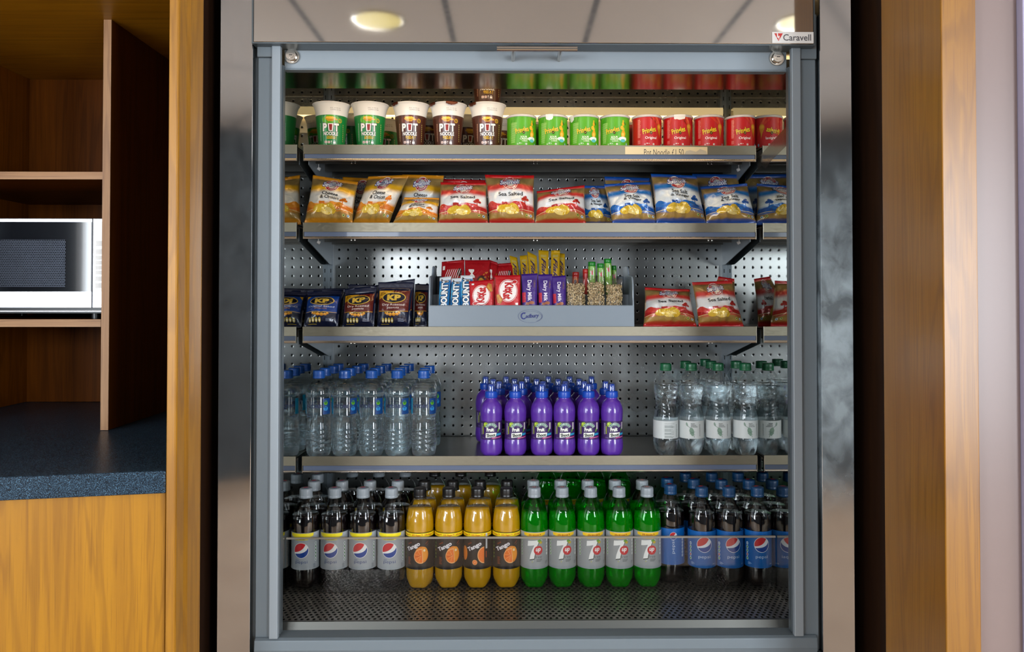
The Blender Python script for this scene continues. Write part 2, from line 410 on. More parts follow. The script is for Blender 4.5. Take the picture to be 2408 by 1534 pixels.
def globe(a, cx, cy, r, l=1, rim='#f4f4f4', blue='#0a3f96', red='#d0202c'):
    a.disc(cx, cy, r*1.06, r*1.06, rim, l, 32)
    q = lambda x, y: (cx+x*r, cy+y*r)
    top = ell(cx, cy, r, r, 16, 52, 195)
    back = [q(*p) for p in bez((-.96, -.26), (-.3, -.2), (.35, .1), (.6, .78), 8)]
    a.poly(top+back[1:-1], red, l+1)
    bot = ell(cx, cy, r, r, 16, 207, 380)
    back = [q(*p) for p in bez((.94, .34), (.75, -.25), (.0, -.45), (-.88, -.44), 8)]
    a.poly(bot+back[1:-1], blue, l+1)
# ------------------------------------------------------------------ room
def struct(name, mb, mat, bevel=0): return tag(mb.build(name, mat, bevel=bevel), kind='structure')
m, nt, b = newmat('beige_vinyl_floor')
n = N(nt, 'ShaderNodeTexNoise', i_Scale=2.5, i_Detail=6.0); nt.links.new(coords(nt, (1, 1, 1)), n.inputs['Vector'])
nt.links.new(ramp(nt, n.outputs[0], [(.3, '#b59c86'), (.7, '#cbb39c')]), b.inputs['Base Color']); b.inputs['Roughness'].default_value = .6
M['floor'] = m
m, nt, b = newmat('ceiling_tiles')
g = N(nt, 'ShaderNodeNewGeometry'); s = N(nt, 'ShaderNodeSeparateXYZ'); nt.links.new(g.outputs['Position'], s.inputs[0])
def grid_line(o, off, pitch, half):
    u = math_(nt, 'FRACT', math_(nt, 'ADD', math_(nt, 'DIVIDE', math_(nt, 'SUBTRACT', o, off), pitch), 100.5))
    return math_(nt, 'LESS_THAN', math_(nt, 'ABSOLUTE', math_(nt, 'SUBTRACT', u, .5)), half/pitch)
k = math_(nt, 'MAXIMUM', grid_line(s.outputs[0], -.27, .613, .013), grid_line(s.outputs[1], .33, 1.226, .013))
nt.links.new(mix(nt, k, L('#d3ccc6'), L('#6d7076')), b.inputs['Base Color']); b.inputs['Roughness'].default_value = .9
M['ceiling'] = m
M['wall'] = P('painted_wall', '#5a646c', .8)
M['wall_dark'] = P('dark_painted_wall', '#474c50', .85)
M['skirt'] = P('skirting_paint', '#8e8a84', .6)
CEIL = ZC+1.2
struct('floor', MB().box(-4, 4, -2.5, 2.8, -.05, 0), 'floor')
struct('ceiling', MB().box(-4, 4, -2.5, 2.8, CEIL, CEIL+.05), 'ceiling')
# the wall behind the camera, with openings for two windows and an added third
bk = MB()
for x0, x1, z0, z1 in ((-4, -3.42, 0, CEIL), (-3.42, -2.1, 0, .55), (-3.42, -2.1, 2.3, CEIL), (-2.1, -1.98, 0, CEIL), (-1.98, -.86, 0, 1.33), (-1.98, -.86, 1.95, CEIL), (-.86, 1.92, 0, CEIL), (1.92, 2.97, 0, .45), (1.92, 2.97, 2.2, CEIL), (2.97, 4, 0, CEIL)):
    bk.box(x0, x1, -2.5, -2.4, z0, z1)
struct('wall_rear', bk, 'wall')
struct('wall_front', MB().box(-4, 4, 2.45, 2.8, 0, CEIL), 'wall_dark')
for sgn, nm in ((-1, 'wall_left'), (1, 'wall_right')):
    a = MB(); x0, x1 = sorted((sgn*4, sgn*3.95))
    for y0, y1, z0, z1 in ((-2.4, -1.7, 0, CEIL), (-1.7, .5, 0, .75), (-1.7, .5, 2.25, CEIL), (.5, 2.45, 0, CEIL)): a.box(x0, x1, y0, y1, z0, z1)
    struct(nm, a, 'wall')
for i, (x0, x1, z0, z1) in enumerate(((-3.42, -2.1, .55, 2.3), (1.92, 2.97, .45, 2.2), (-1.98, -.86, 1.33, 1.95))):
    a = MB()
    for q in ((x0, x0+.05, z0, z1), (x1-.05, x1, z0, z1), (x0, x1, z0, z0+.05), (x0, x1, z1-.05, z1), ((x0+x1)/2-.02, (x0+x1)/2+.02, z0, z1))[:5 if i < 2 else 4]: a.box(q[0], q[1], -2.42, -2.37, q[2], q[3])
    struct('window_%d' % (i+1), a, 'white_plastic')  # the third, smaller window is added to frame the pegboard patch light
# recessed ceiling lights
M['lamp_glow'] = P('lamp_diffuser', '#d8c46a', .4, Emission_Strength=.9); M['lamp_glow'].node_tree.nodes['Principled BSDF'].inputs['Emission Color'].default_value = L('#efe070')
DN = ['round recessed downlight over the left half of the chiller', 'round recessed downlight over the right half of the chiller', 'round recessed downlight in the left rear of the room ceiling', 'round recessed downlight in the right rear of the room ceiling']
for i, (x, y) in enumerate(DOWN):
    t = thing('downlight', DN[i], 'ceiling light', (x, y, CEIL), 'recessed ceiling downlights')
    MB().lathe([(.098, -.001), (.112, -.006), (.115, -.001)], 40, c=(0, 0, 0)).build('trim_ring', 'chrome', t, world=False)
    MB().lathe([(0, -.002), (.1, -.002)], 40).build('diffuser', 'lamp_glow', t, world=False)

# ------------------------------------------------------------------ chiller cabinet
XL, XR, YB = -.5275, .6225, 2.262
Z = lambda z: ZC+z
fr = thing('display_chiller', 'tall stainless steel and grey aluminium open display chiller stocked with snacks and drinks', 'refrigerator', (.0475, 1.95, Z(-.80)))
fp = lambda nm, mb, mat, bevel=0: mb.build(nm, mat, fr, bevel=bevel)
fp('back_panel', MB().box(XL-.02, XR+.02, YB, YB+.02, Z(-.70), Z(.66)), 'pegboard')
lp = MB()
for z0, z1, d in ((.587, .590, .006), (.158, .160, .004), (-.1, -.098, .004)): lp.box(XL, XR, YB-d, YB, Z(z0), Z(z1))
fp('panel_ledge', lp, 'nose')
fp('inner_side_wall', MB().box(XL-.02, XL, 1.70, YB, Z(-.70), Z(.66)), 'mirror')
fp('inner_side_wall', MB().box(XR, XR+.02, 1.70, YB, Z(-.70), Z(.66)), 'mirror')
fp('inner_top', MB().box(XL, XR, 1.70, YB, Z(.66), Z(.68)), 'inner_steel')
M['baffle'] = steel('canopy_baffle_steel', '#75716a', .17, (40, 1, 1), .06, .01)
fp('canopy_baffle', MB().box(XL, XR, 1.665, 1.816, Z(.4905), Z(.4925)), 'baffle')
M['ledge_glow'] = P('self_lit_metal_ledge', '#c8b48c', .35, 0, 0, .5, Emission_Strength=.45); M['ledge_glow'].node_tree.nodes['Principled BSDF'].inputs['Emission Color'].default_value = L('#ffdf9c')  # metal ledge given its own glow to stand for light on its lip
fp('self_lit_ledge', MB().prism([(2.226, Z(.549)), (YB, Z(.551)), (YB, Z(.549)), (2.228, Z(.547)), (2.228, Z(.526)), (2.226, Z(.526))], 'X', XL+.015, XR-.015), 'ledge_glow')
# fluorescent tube hidden behind the baffle
M['tube'] = P('warm_tube', '#fff0d0', .4, Emission_Strength=12.0); M['tube'].node_tree.nodes['Principled BSDF'].inputs['Emission Color'].default_value = L('#ffd9a0')
fp('lamp_tube', MB().cyl((XL+.05, 2.245, Z(.540)), (XR-.05, 2.245, Z(.540)), .007, 12), 'tube')
tb = fp('lamp_tube', MB().cyl((XL+.03, 1.80, Z(.57)), (XR-.03, 1.80, Z(.57)), .013, 12), 'tube')
fp('deck', MB().box(XL, XR, 1.674, YB, Z(-.690), Z(-.686)), 'deck')
M['curb'] = P('satin_curb_steel', '#5a5a56', .42, .8)
fp('front_curb', MB().prism([(1.674, Z(-.684)), (1.668, Z(-.684)), (1.662, Z(-.705)), (1.674, Z(-.705))], 'X', -.50, .597), 'curb')
fp('added_light_blocker', MB().box(XL+.01, XR-.01, 1.828, 1.831, Z(.566), Z(.66)), 'inner_steel')  # unseen plate added to keep tube light off the upper back panel
gl = fp('glass_riser', MB().box(XL+.002, XR-.002, 1.836, 1.840, Z(-.685), Z(-.5615)), 'glass')
MB().box(XL+.002, XR-.002, 1.8355, 1.8405, Z(-.5615), Z(-.5575)).build('polished_edge', P('frosted_glass_edge', '#9c9488', .35, 0, .3, Transmission_Weight=.3), gl)
for s_, x in ((1, XL), (-1, XR)):
    up = MB().box(min(x, x+s_*.0135), max(x, x+s_*.0135), 2.246, YB, Z(-.60), Z(.66))
    u = fp('upright', up, 'bracket')
    sl = MB()
    k = Z(-.5)
    while k < Z(.6):
        sl.box(x+s_*.0085-.0012, x+s_*.0085+.0012, 2.2455, 2.2462, k, k+.011); k += .025
    sl.build('slots', 'gap', u)
# frame
def jamb(e0, e1, e2, e3):
    """outer dark strip, flat post, inner guide rail, measured across the cabinet face"""
    a0, a1 = W(e0, 767, 1.640).x, W(e1, 767, 1.632).x; a2, a3 = W(e2, 767, 1.620).x, W(e3, 767, 1.620).x
    sg = 1 if a3 > a2 else -1; bx = lambda p, q, *r: MB().box(min(p, q), max(p, q), *r)
    fp('frame_edge', bx(a0, a1, 1.640, 1.70, Z(-.735), Z(.60)), 'alu_dark', .001)
    fp('frame_post', bx(a1, a2+sg*.0005, 1.632, 1.70, Z(-.735), Z(.505)), 'alu', .0015)
    fp('guide_rail', bx(a2, a3, 1.620, 1.634, Z(-.700), Z(.60)), 'alu_light', .002)
    fp('rail_gasket', bx(a3-sg*.001, a3+sg*.0025, 1.634, 1.648, Z(-.695), Z(.49)), 'alu_dark')
    fp('corner_cap', bx(a1-sg*.001, a2+sg*.001, 1.626, 1.66, Z(.505), Z(.60)), 'alu', .002)
    return a0, a3
JL = jamb(597, 604, 635, 656); JR = jamb(1925, 1921, 1887, 1865)
hd = fp('header', MB().box(JL[1], JR[1], 1.650, 1.664, Z(.487), Z(.60)), 'alu_light', .001)
fp('header_lip', MB().box(JL[1], JR[1], 1.646, 1.667, Z(.4835), Z(.4875)), 'alu', .0006)
for x in (-.4640, .5645):
    lk = fp('lock', MB().cyl((x, 1.650, Z(.5125)), (x, 1.645, Z(.5125)), .0155, 32).cyl((x, 1.645, Z(.5125)), (x, 1.637, Z(.5125)), .0115, 32, r1=.0105), 'chrome', .0008)
    MB().cyl((x, 1.637, Z(.5125)), (x, 1.6362, Z(.5125)), .0062, 24).build('keyway_plug', 'chrome', lk)
    MB().box(x-.0035, x+.0035, 1.6355, 1.6363, Z(.5118), Z(.5132)).build('keyway', 'gap', lk)
hn = fp('handle', MB().cyl((-.030, 1.588, Z(.5115)), (.1345, 1.588, Z(.5115)), .0052, 24), 'chrome', .0006)
for x in (.003, .1005): MB().cyl((x, 1.650, Z(.5080)), (x, 1.590, Z(.5105)), .0045, 16).build('standoff', 'chrome', hn)
# sill
fp('sill', MB().prism([(1.664, Z(-.699)), (1.664, Z(-.735)), (1.621, Z(-.735)), (1.619, Z(-.7225)), (1.621, Z(-.7035)), (1.628, Z(-.7000))], 'X', -.529, .6345), 'alu', .0015)
fp('lower_trim', MB().box(-.5365, .6445, 1.618, 1.66, Z(-.7430), Z(-.7365)), 'alu_dark')
fp('kick_panel', MB().box(-.5365, .6445, 1.612, 1.63, .02, Z(-.7445)), 'canopy', .001)
# polished front panels
fp('canopy_panel', MB().box(-.5305, .6255, 1.600, 1.645, Z(.5275), Z(1.0)), 'canopy', .0015)
fp('canopy_edge', MB().box(-.5345, .6295, 1.603, 1.645, Z(.5255), Z(1.0)), 'alu_dark')
fp('side_panel', MB().prism([(-.598, 1.600), (-.5365, 1.618), (-.5365, 1.76), (-.598, 1.76)], 'Z', .02, Z(1.0)), 'steel_side', .0012)
fp('side_panel', MB().prism([(.6445, 1.618), (.7040, 1.600), (.7040, 1.76), (.6445, 1.76)], 'Z', .02, Z(1.0)), 'steel_smear_daylight', .0012)
fp('base_body', MB().box(-.5365, .6445, 1.70, 2.30, .02, Z(-.735)), 'gap')
# maker's plate
pl = fp('name_plate', MB().box(.5385, .6245, 1.5975, 1.600, Z(.5285), Z(.5520)), 'white_plastic', .0006)
a = Art()
a.poly([(-.039, .0085), (-.021, .0085), (-.030, -.0075)], '#c9251f', 1)
a.poly([(-.0335, .0085), (-.0315, .0085), (-.0305, .0015), (-.0275, .004), (-.0295, -.006), (-.0305, -.0005), (-.033, -.0005)], '#f4f2ee', 2)
a.text('Caravell', .0085, 0, .058, .0135, '#55555a', 1, .012)
lb = MB(); lay(lb, a.cut(.02, .02), lambda x, y, o: (.5815+x, 1.5975-o, Z(.54025)+y))
lb.build('lettering', 'print', pl, color=True)

# shelves
XS0, XS1 = -.5186, .6130
def shelf(zt, label_strip=False):
    s_ = fp('shelf', MB().box(XS0, XS1, 1.9545, 2.246, Z(zt-.003), Z(zt))
        .box(XS0, XS1, 2.05, 2.056, Z(zt-.026), Z(zt-.003)).box(XS0, XS1, 2.15, 2.156, Z(zt-.030), Z(zt-.003))
        .box(XS0, XS1, 2.238, 2.246, Z(zt-.03), Z(zt-.003)), 'shelf')
    MB().prism([(1.950, Z(zt+.0045)), (1.9545, Z(zt+.0045)), (1.9545, Z(zt-.019)), (1.950, Z(zt-.019))], 'X', XS0, XS1).build('front_lip', 'lip', s_, bevel=.0006)
    MB().box(XS0+.001, XS1-.001, 1.9525, 1.9545, Z(zt-.0315), Z(zt-.019)).build('price_rail', 'rail', s_)
    MB().prism([(1.9545, Z(zt-.0305)), (1.948, Z(zt-.0305)), (1.9465, Z(zt-.0335)), (1.948, Z(zt-.0365)), (1.9545, Z(zt-.0365))], 'X', XS0, XS1).build('rail_nose', 'nose', s_, bevel=.0005)
    for x in (XS0, XS1): MB().box(min(x, x-.001*(1 if x < 0 else -1)), max(x, x-.001*(1 if x < 0 else -1)), 1.9480, 1.9560, Z(zt-.0365), Z(zt+.0045)).build('end_cap', 'lip_end', s_)
    for x in (XS0+.002, XS1-.004):
        br = MB().prism([(1.985, Z(zt-.006)), (2.246, Z(zt-.006)), (2.246, Z(zt-.088)), (2.215, Z(zt-.088)), (1.985, Z(zt-.040))], 'X', x, x+.002)
        br.build('bracket', 'bracket', s_)
        sd = 1 if x < 0 else -1
        MB().cyl((x+.001+sd*.002, 2.07, Z(zt-.035)), (x+.001+sd*.008, 2.07, Z(zt-.038)), .0045, 12).cyl((x+.001+sd*.004, 2.07, Z(zt-.006)), (x+.001+sd*.004, 2.07, Z(zt-.04)), .001, 8).build('clip', 'white_plastic', s_)
    for x in (-.405, .056, .50): MB().cyl((x, 1.975, Z(zt-.039)), (x, 1.975, Z(zt-.003)), .003, 10).cyl((x+.009, 1.975, Z(zt-.039)), (x+.009, 1.975, Z(zt-.003)), .003, 10).build('bolt', 'chrome', s_)
    return s_
SZ = [.381, .186, -.074, -.396]
SH = [shelf(z) for z in SZ]
# torn handwritten strip left on the top shelf lip
a = Art(); a.rect(-.1035, .1035, -.0095, .0095, '#d8c69c', 0).text('Pot Noodle £1.50', -.006, -.0045, .100, .016, '#2f2a26', 1, -.004)
a.poly([(.045, -.0095), (.05, -.001), (.06, .001), (.075, -.003), (.085, .004), (.1, -.001), (.1035, -.0095)], '#b5ab95', 1)
lb = MB(); lay(lb, a.cut(.05, .05, clip=(-.11, .11, -.0095, .0095)), lambda x, y, o: (.3885+x, 1.950-o, Z(SZ[0]-.0085)+y))
lb.build('price_label', 'paper', SH[0], color=True)['label'] = 'cream paper strip with handwritten price'
# scrap of clear tape stuck on the right inner wall beside the top shelf
random.seed(4)
tp = MB()
pts = [(1.75, Z(.392)), (1.98, Z(.352)), (1.955, Z(.325)), (1.93, Z(.332)), (1.90, Z(.318)), (1.86, Z(.332)), (1.75, Z(.348))]
tp.prism(pts, 'X', XR-.0006, XR-.0002)
M['tape'] = clear('clear_tape', (.72, .68, .62), rough=.25, boost=.12)
fp('tape_scrap', tp, 'tape')

# ------------------------------------------------------------------ pillars and side panels
def trimx(n, mb, mat, bevel=.0015): return struct('trim_%d' % n, mb, mat, bevel)
trimx(1, MB().prism([(-.6265, 1.428), (-.6105, 1.428), (-.6085, 1.432), (-.6085, 1.462), (-.6060, 1.475), (-.6060, 1.53), (-.6085, 1.541), (-.6265, 1.541)], 'Z', 0, CEIL), 'oak_z')
trimx(2, MB().box(-.66, -.6268, 1.541, 2.44, 0, CEIL), 'shade_wood')
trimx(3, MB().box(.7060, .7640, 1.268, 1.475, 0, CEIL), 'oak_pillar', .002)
trimx(4, MB().box(.745, .78, 1.475, 2.44, 0, CEIL), 'shade_wood')
trimx(5, MB().box(-.633, -.598, 1.80, 1.82, 0, CEIL), 'shade_wood')
trimx(6, MB().box(.704, .745, 1.80, 1.82, 0, CEIL), 'shade_wood')
M['pink_panel'] = P('glossy_mauve_panel', '#806f6b', .3, 0, 0, .5)
trimx(7, MB().box(.766, .853, 1.30, 1.31, 0, CEIL), 'pink_panel')
M['lilac'] = P('lilac_edge_strip', '#a8a3bd', .3)
trimx(8, MB().box(.853, .862, 1.285, 1.32, 0, CEIL), 'lilac')
trimx(9, MB().box(.862, 1.3, 1.30, 1.31, 0, CEIL), 'pink_panel')

# ------------------------------------------------------------------ oak wall unit on the left
CT = Z(-.313)
wu = thing('wooden_wall_unit', 'oak open shelving unit with upright divider above the dark worktop', 'shelving unit', (-1.05, 2.1, CT))
wp = lambda nm, mb, mat, bevel=.0008: mb.build(nm, mat, wu, bevel=bevel)
wp('soffit', MB().box(-1.468, -.6275, 1.44, 2.40, Z(.669), Z(.70)), 'oak_x')
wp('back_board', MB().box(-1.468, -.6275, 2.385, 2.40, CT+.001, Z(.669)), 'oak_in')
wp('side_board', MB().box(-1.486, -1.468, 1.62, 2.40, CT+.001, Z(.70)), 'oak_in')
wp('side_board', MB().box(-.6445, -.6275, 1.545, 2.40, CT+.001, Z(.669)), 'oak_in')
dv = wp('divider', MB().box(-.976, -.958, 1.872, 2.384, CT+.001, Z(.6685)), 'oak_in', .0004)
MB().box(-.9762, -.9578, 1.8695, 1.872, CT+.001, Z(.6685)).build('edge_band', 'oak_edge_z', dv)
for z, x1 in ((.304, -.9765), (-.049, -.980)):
    s_ = wp('shelf', MB().box(-1.467, x1, 1.878, 2.384, Z(z-.018), Z(z)), 'oak_shade_x', .0004)
    MB().box(-1.467, x1, 1.8755, 1.878, Z(z-.018), Z(z)).build('edge_band', 'oak_edge_x', s_)
def bow(x): # bowed front of the worktop
    t = (x+.6275)/(-.906+.6275); return 1.432-.052*t-.012*max(0, t-1)
ct = MB()
xs = [-.6285-.03*k for k in range(0, 33)]
poly = [(x, bow(x)) for x in xs] + [(xs[-1], 2.40), (-.6285, 2.40)]
ct.prism(poly, 'Z', CT-.041, CT)
tag(ct.build('worktop', 'laminate', bevel=.003), 'dark blue speckled laminate worktop with a bowed front edge', 'worktop')
bc = thing('base_cabinet', 'oak base cabinet with bowed door under the speckled worktop', 'cabinet', (-1.05, 1.9, 0))
bb = MB(); poly = [(x, bow(x)+.045) for x in xs]+[(xs[-1], 2.38), (-.630, 2.38)]; bb.prism(poly, 'Z', .08, CT-.0415)
bb.build('carcass', 'oak_in', bc)
dr = MB(); xd = [-.6335-.03*k for k in range(0, 32)]
dr.prism([(x, bow(x)+.012) for x in xd]+[(x, bow(x)+.030) for x in xd[::-1]], 'Z', .10, CT-.0425)
dr_o = dr.build('door', 'oak_z', bc, bevel=.001)
hg = MB().cyl((-.6305, 1.446, .12), (-.6305, 1.446, CT-.05), .0028, 10)
hg.build('piano_hinge', P('dull_brass', '#8a7f66', .4, 1), dr_o)
MB().box(xs[-1], -.64, 1.6, 2.35, 0, .08).build('plinth', 'gap', bc)

# ------------------------------------------------------------------ microwave oven
mw = thing('microwave_oven', 'silver and black microwave oven on the lower oak shelf', 'microwave', (-1.21, 2.1, Z(-.049)))
mp = lambda nm, mb, mat, bevel=.001, p=None: mb.build(nm, mat, p or mw, bevel=bevel)
M['silver'] = P('silver_paint', '#cfd2d8', .3, .75)
M['mw_glass'] = P('black_door_glass', '#0b0c12', .06, 0, 1, .5)
Ym = 1.90
zt, zb = Z(.1945), Z(-.036)
mp('body', MB().box(-1.452, -.983, Ym+.012, 2.33, zb, zt+.002), 'black')
dx = -1.0155
door = mp('door', MB().box(-1.452, dx, Ym, Ym+.012, zb+.036-.022, zt), 'silver', .001)
MB().box(-1.450, dx-.001, Ym-.0015, Ym, Z(.0175), Z(.186)).build('glass', 'mw_glass', door)
# perforated screen seen through the door
ms_ = perforated('door_mesh', '#3a3f4a', .3, .0042, .0042, 0, 0, .0013, .0013, (0, 2), True, .7)
MB().box(-1.43, -1.0785, Ym-.0021, Ym-.0015, Z(.029), Z(.143)).build('screen', ms_, door)
mp('control_panel', MB().box(dx+.0015, -.983, Ym, Ym+.012, zb+.014, zt), 'silver', .001)
cp = mp('keypad', MB().box(dx+.0035, -.984, Ym-.0015, Ym, Z(.0175), Z(.186)), 'mw_glass', 0)
bt = MB()
for k, (z0, z1) in enumerate(((.128, .140), (.108, .120), (.095, .104), (.083, .092), (.071, .080), (.059, .068), (.043, .054), (.026, .038))):
    bt.box(dx+.010, -.986, Ym-.0022, Ym-.0015, Z(z0), Z(z1))
bt.build('buttons', 'white_plastic', cp)
mp('release_button', MB().box(dx+.005, -.986, Ym-.002, Ym, Z(-.016), Z(.010)), 'silver', .0006)
mp('lower_trim', MB().box(-1.452, -.99, Ym+.004, Ym+.02, zb+.004, zb+.008), 'silver')
for x in (-1.42, -1.02):
    for y in (1.93, 2.28): mp('foot', MB().cyl((x, y, Z(-.049)), (x, y, zb), .011, 16), 'black', 0)
# coil of black cable at the end of the lower shelf
cb = MB(); pts = []
for k in range(41):
    a_ = k/40*2*PI*1.6; pts.append((-.9785+.0006*math.sin(a_), 1.90+.020*math.cos(a_), Z(-.060)+.026*math.sin(a_)))
for p, q in zip(pts, pts[1:]): cb.cyl(p, q, .0017, 8, caps=False)
tag(cb.build('power_cable', 'black'), 'loop of black cable hanging at the right end of the lower oak shelf', 'cable')
# ------------------------------------------------------------------ drinks: bottle builder
PI2 = 2*PI
def petal(n, z0, depth):
    """moulded feet: radius falls between n lobes close to the base"""
    def f(a, z, r):
        if z > z0: return r
        return r*(1-depth*(1-z/z0)*(.5+.5*math.cos(n*a)))
    return f
def interp(prof, z):
    for (r0, z0), (r1, z1) in zip(prof, prof[1:]):
        if min(z0, z1) <= z <= max(z0, z1) and abs(z1-z0) > 1e-9:
            return r0+(r1-r0)*(z-z0)/(z1-z0)
    return prof[-1][0]
def smooth_prof(prof, n=3):
    """Catmull-Rom refinement of a lathe profile"""
    out = []
    for i in range(len(prof)-1):
        p0 = prof[max(i-1, 0)]; p1 = prof[i]; p2 = prof[i+1]; p3 = prof[min(i+2, len(prof)-1)]
        for k in range(n):
            t = k/n
            out.append(tuple(.5*((2*b_)+(-a_+c_)*t+(2*a_-5*b_+4*c_-d_)*t*t+(-a_+3*b_-3*c_+d_)*t**3) for a_, b_, c_, d_ in zip(p0, p1, p2, p3)))
    out.append(prof[-1]); return [(max(r, 0), z) for r, z in out]
def screw_cap(mb, z0, z1, r, mi=0, col=None, ribs=60):
    h = z1-z0
    rf = lambda a, z, q: q*(1+.012*math.cos(ribs*a)) if q > r*.9 else q
    mb.lathe([(r*.99, z0), (r*1.02, z0+.0004), (r*1.02, z0+h*.22), (r*.985, z0+h*.25), (r*1.0, z0+h*.29), (r*1.0, z0+h*.8), (r*.97, z0+h*.93), (r*.86, z0+h), (r*.5, z0+h*1.0), (0, z0+h*.99)], 48, mi, col, rf)
    return mb
def wrapfn(prof, extra=0.0):
    def fn(x, y, o):
        r = interp(prof, y)+o+extra; a = x/r
        return (r*math.sin(a), -r*math.cos(a), y)
    return fn
def label_mesh(prof, art, z0, z1, base, parent, mat='print', clearbase=False, lo=-PI, hi=PI, rot=0, name='label', gx=.0028):
    mb = MB(); r0 = interp(prof, (z0+z1)/2)+.0003
    if not clearbase:
        n = 64; zs = [z0+(z1-z0)*k/6 for k in range(7)]
        mb.lathe([(interp(prof, z)+.0003, z) for z in zs], n, 0, base, lo=lo, hi=hi)
    f = wrapfn(prof, .0003)
    def g(x, y, o): return f(x+rot, y, o)
    lay(mb, art.cut(gx, (z1-z0)/6*1.00001, oy=z0, clip=(-PI*r0*.98, PI*r0*.98, z0, z1)), g)
    return mb.build(name, mat, parent, world=False, color=True)

# --- 600 ml fizzy drink bottle -------------------------------------------------
SODA = smooth_prof([(.006, .006), (.018, .001), (.026, .003), (.0308, .012), (.0330, .028), (.0334, .046)], 3)[:-1] + \
       [(.0334, .046), (.0331, .05), (.0331, .134), (.0334, .138)] + \
       smooth_prof([(.0334, .140), (.0333, .152), (.0322, .166), (.0298, .180), (.0255, .192), (.0198, .201), (.0160, .2065), (.0142, .2085), (.0152, .2095), (.0136, .2105), (.0134, .2150)], 3)[1:]
def swirl(a, z, r):
    r = petal(5, .022, .16)(a, z, r)
    if .148 < z < .196:
        k = math.sin(PI*(z-.148)/.048); r *= 1-.022*k*max(0, math.sin(3*a+(z-.148)*110))**3
    if .01 < z < .046: r *= 1+.006*math.sin(10*a+z*300)
    return r
def soda(name, label, cap_col, drink, fill, art, base, shell='pet', top=None, rot=0, group=None, z0=.049, z1=.135, shade=0):
    t = thing(name, label, 'bottle', (0, 0, 0), group)
    MB().lathe([(0, .009)] + SODA, 48, rf=swirl).build('bottle_shell', shell, t, world=False)
    liq = [(r-.0006, z) for r, z in SODA if z < fill]; rr = interp(SODA, fill)-.0006
    MB().lathe([(0, .010)] + liq + [(rr, fill), (0, fill)], 48, rf=swirl).build('drink', drink, t, world=False)
    c = MB(); screw_cap(c, .2110, .2335, .0152, col=cap_col)
    if top is not None:
        lay(c, top.cut(.02, .02), lambda x, y, o: (x, y, .2336+o))
    c.build('cap', 'print', t, world=False, color=True)
    label_mesh(SODA, art, z0, z1, base, t, rot=rot)
    return t
def globe_top(rim):
    a = Art(); globe(a, 0, 0, .0072, 1, rim); return a
# pack artwork ------------------------------------------------------------------
def tiny_lines(a, x0, x1, y0, y1, n, col, l=1, seed=1):
    rr = random.Random(seed); h = (y1-y0)/n
    for k in range(n):
        e = x0+(x1-x0)*rr.uniform(.6, 1); a.rect(x0, e, y1-h*(k+.75), y1-h*(k+.35), col, l)
def traffic(a, x, y0, y1, w, cols, rim='#e8eef0'):
    n = len(cols); h = (y1-y0)/n
    for k, c in enumerate(cols):
        a.poly(ell(x, y0+h*(k+.5), w/2, h*.46, 12), rim, 1); a.poly(ell(x, y0+h*(k+.5), w/2*.62, h*.3, 12), c, 2)
A_DIET = Art()
A_DIET.poly([(-.030, .1335), (-.029, .127), (-.018, .1245), (-.0165, .1185), (.0165, .1185), (.018, .1245), (.029, .127), (.030, .1335)], '#f0dc1c', 1)
A_DIET.line(-.031, .1338, .031, .1338, .0010, '#c9b818', 2)
A_DIET.text('20% BIGGER™', 0, .1215, .0285, .0042, '#2c3018', 3, .02)
globe(A_DIET, 0, .0945, .0172)
A_DIET.text('diet', -.0095, .0725, .0085, .0045, '#5a6f9c', 2).text('pepsi', .0005, .0665, .0290, .0088, '#27417e', 2, -.004)
traffic(A_DIET, .036, .066, .112, .0062, ['#8a9f97', '#3c7a4a', '#3c7a4a', '#3c7a4a', '#3c7a4a', '#8a9f97'])
tiny_lines(A_DIET, .029, .037, .052, .062, 5, '#5a6470', 1, 3)
tiny_lines(A_DIET, -.048, -.036, .056, .12, 16, '#7d848c', 1, 5)
A_PEP = Art(); globe(A_PEP, 0, .104, .0172, 1, '#e6ecf4', '#0b3f93', '#c8242c')
A_PEP.text('pepsi', 0, .0745, .0285, .0088, '#c9dcf2', 2, -.004)
traffic(A_PEP, -.036, .064, .108, .0062, ['#3fa348', '#c03a3a', '#3fa348', '#3fa348', '#8fb4d0'])
A_PEP.text('500ml', .026, .0575, .009, .003, '#a8c6ea', 2).rect(-.031, .031, .0625, .0630, '#1a4f9f', 1)
tiny_lines(A_PEP, -.034, -.024, .055, .061, 3, '#a8c6ea', 1, 8)
A_PEPV = Art(); globe(A_PEPV, 0, .118, .0085, 1, '#e6ecf4', '#0b3f93', '#c8242c')
A_PEPV.text('pepsi', 0, .092, .032, .0088, '#c9dcf2', 2, -.004, rot=90)
traffic(A_PEPV, .026, .066, .112, .0058, ['#8fb4d0']*6, '#c9d9ea')
A_TAN = Art(); A_TAN.rect(-.103, .103, .1245, .1335, '#f2d512', 1).rect(-.103, .103, .1335, .135, '#151010', 1)
for k in range(-3, 4): A_TAN.text('20% Bigger™', k*.031, .1288, .0265, .0050, '#c8361a', 2, .015)
A_TAN.text('ORANGE', -.019, .1095, .011, .0032, '#c4521c', 2, rot=28)
A_TAN.text('Tango', -.010, .1010, .0375, .0125, '#f2f0f2', 3, .035, rot=28, outline=('#7a5a84', .02))
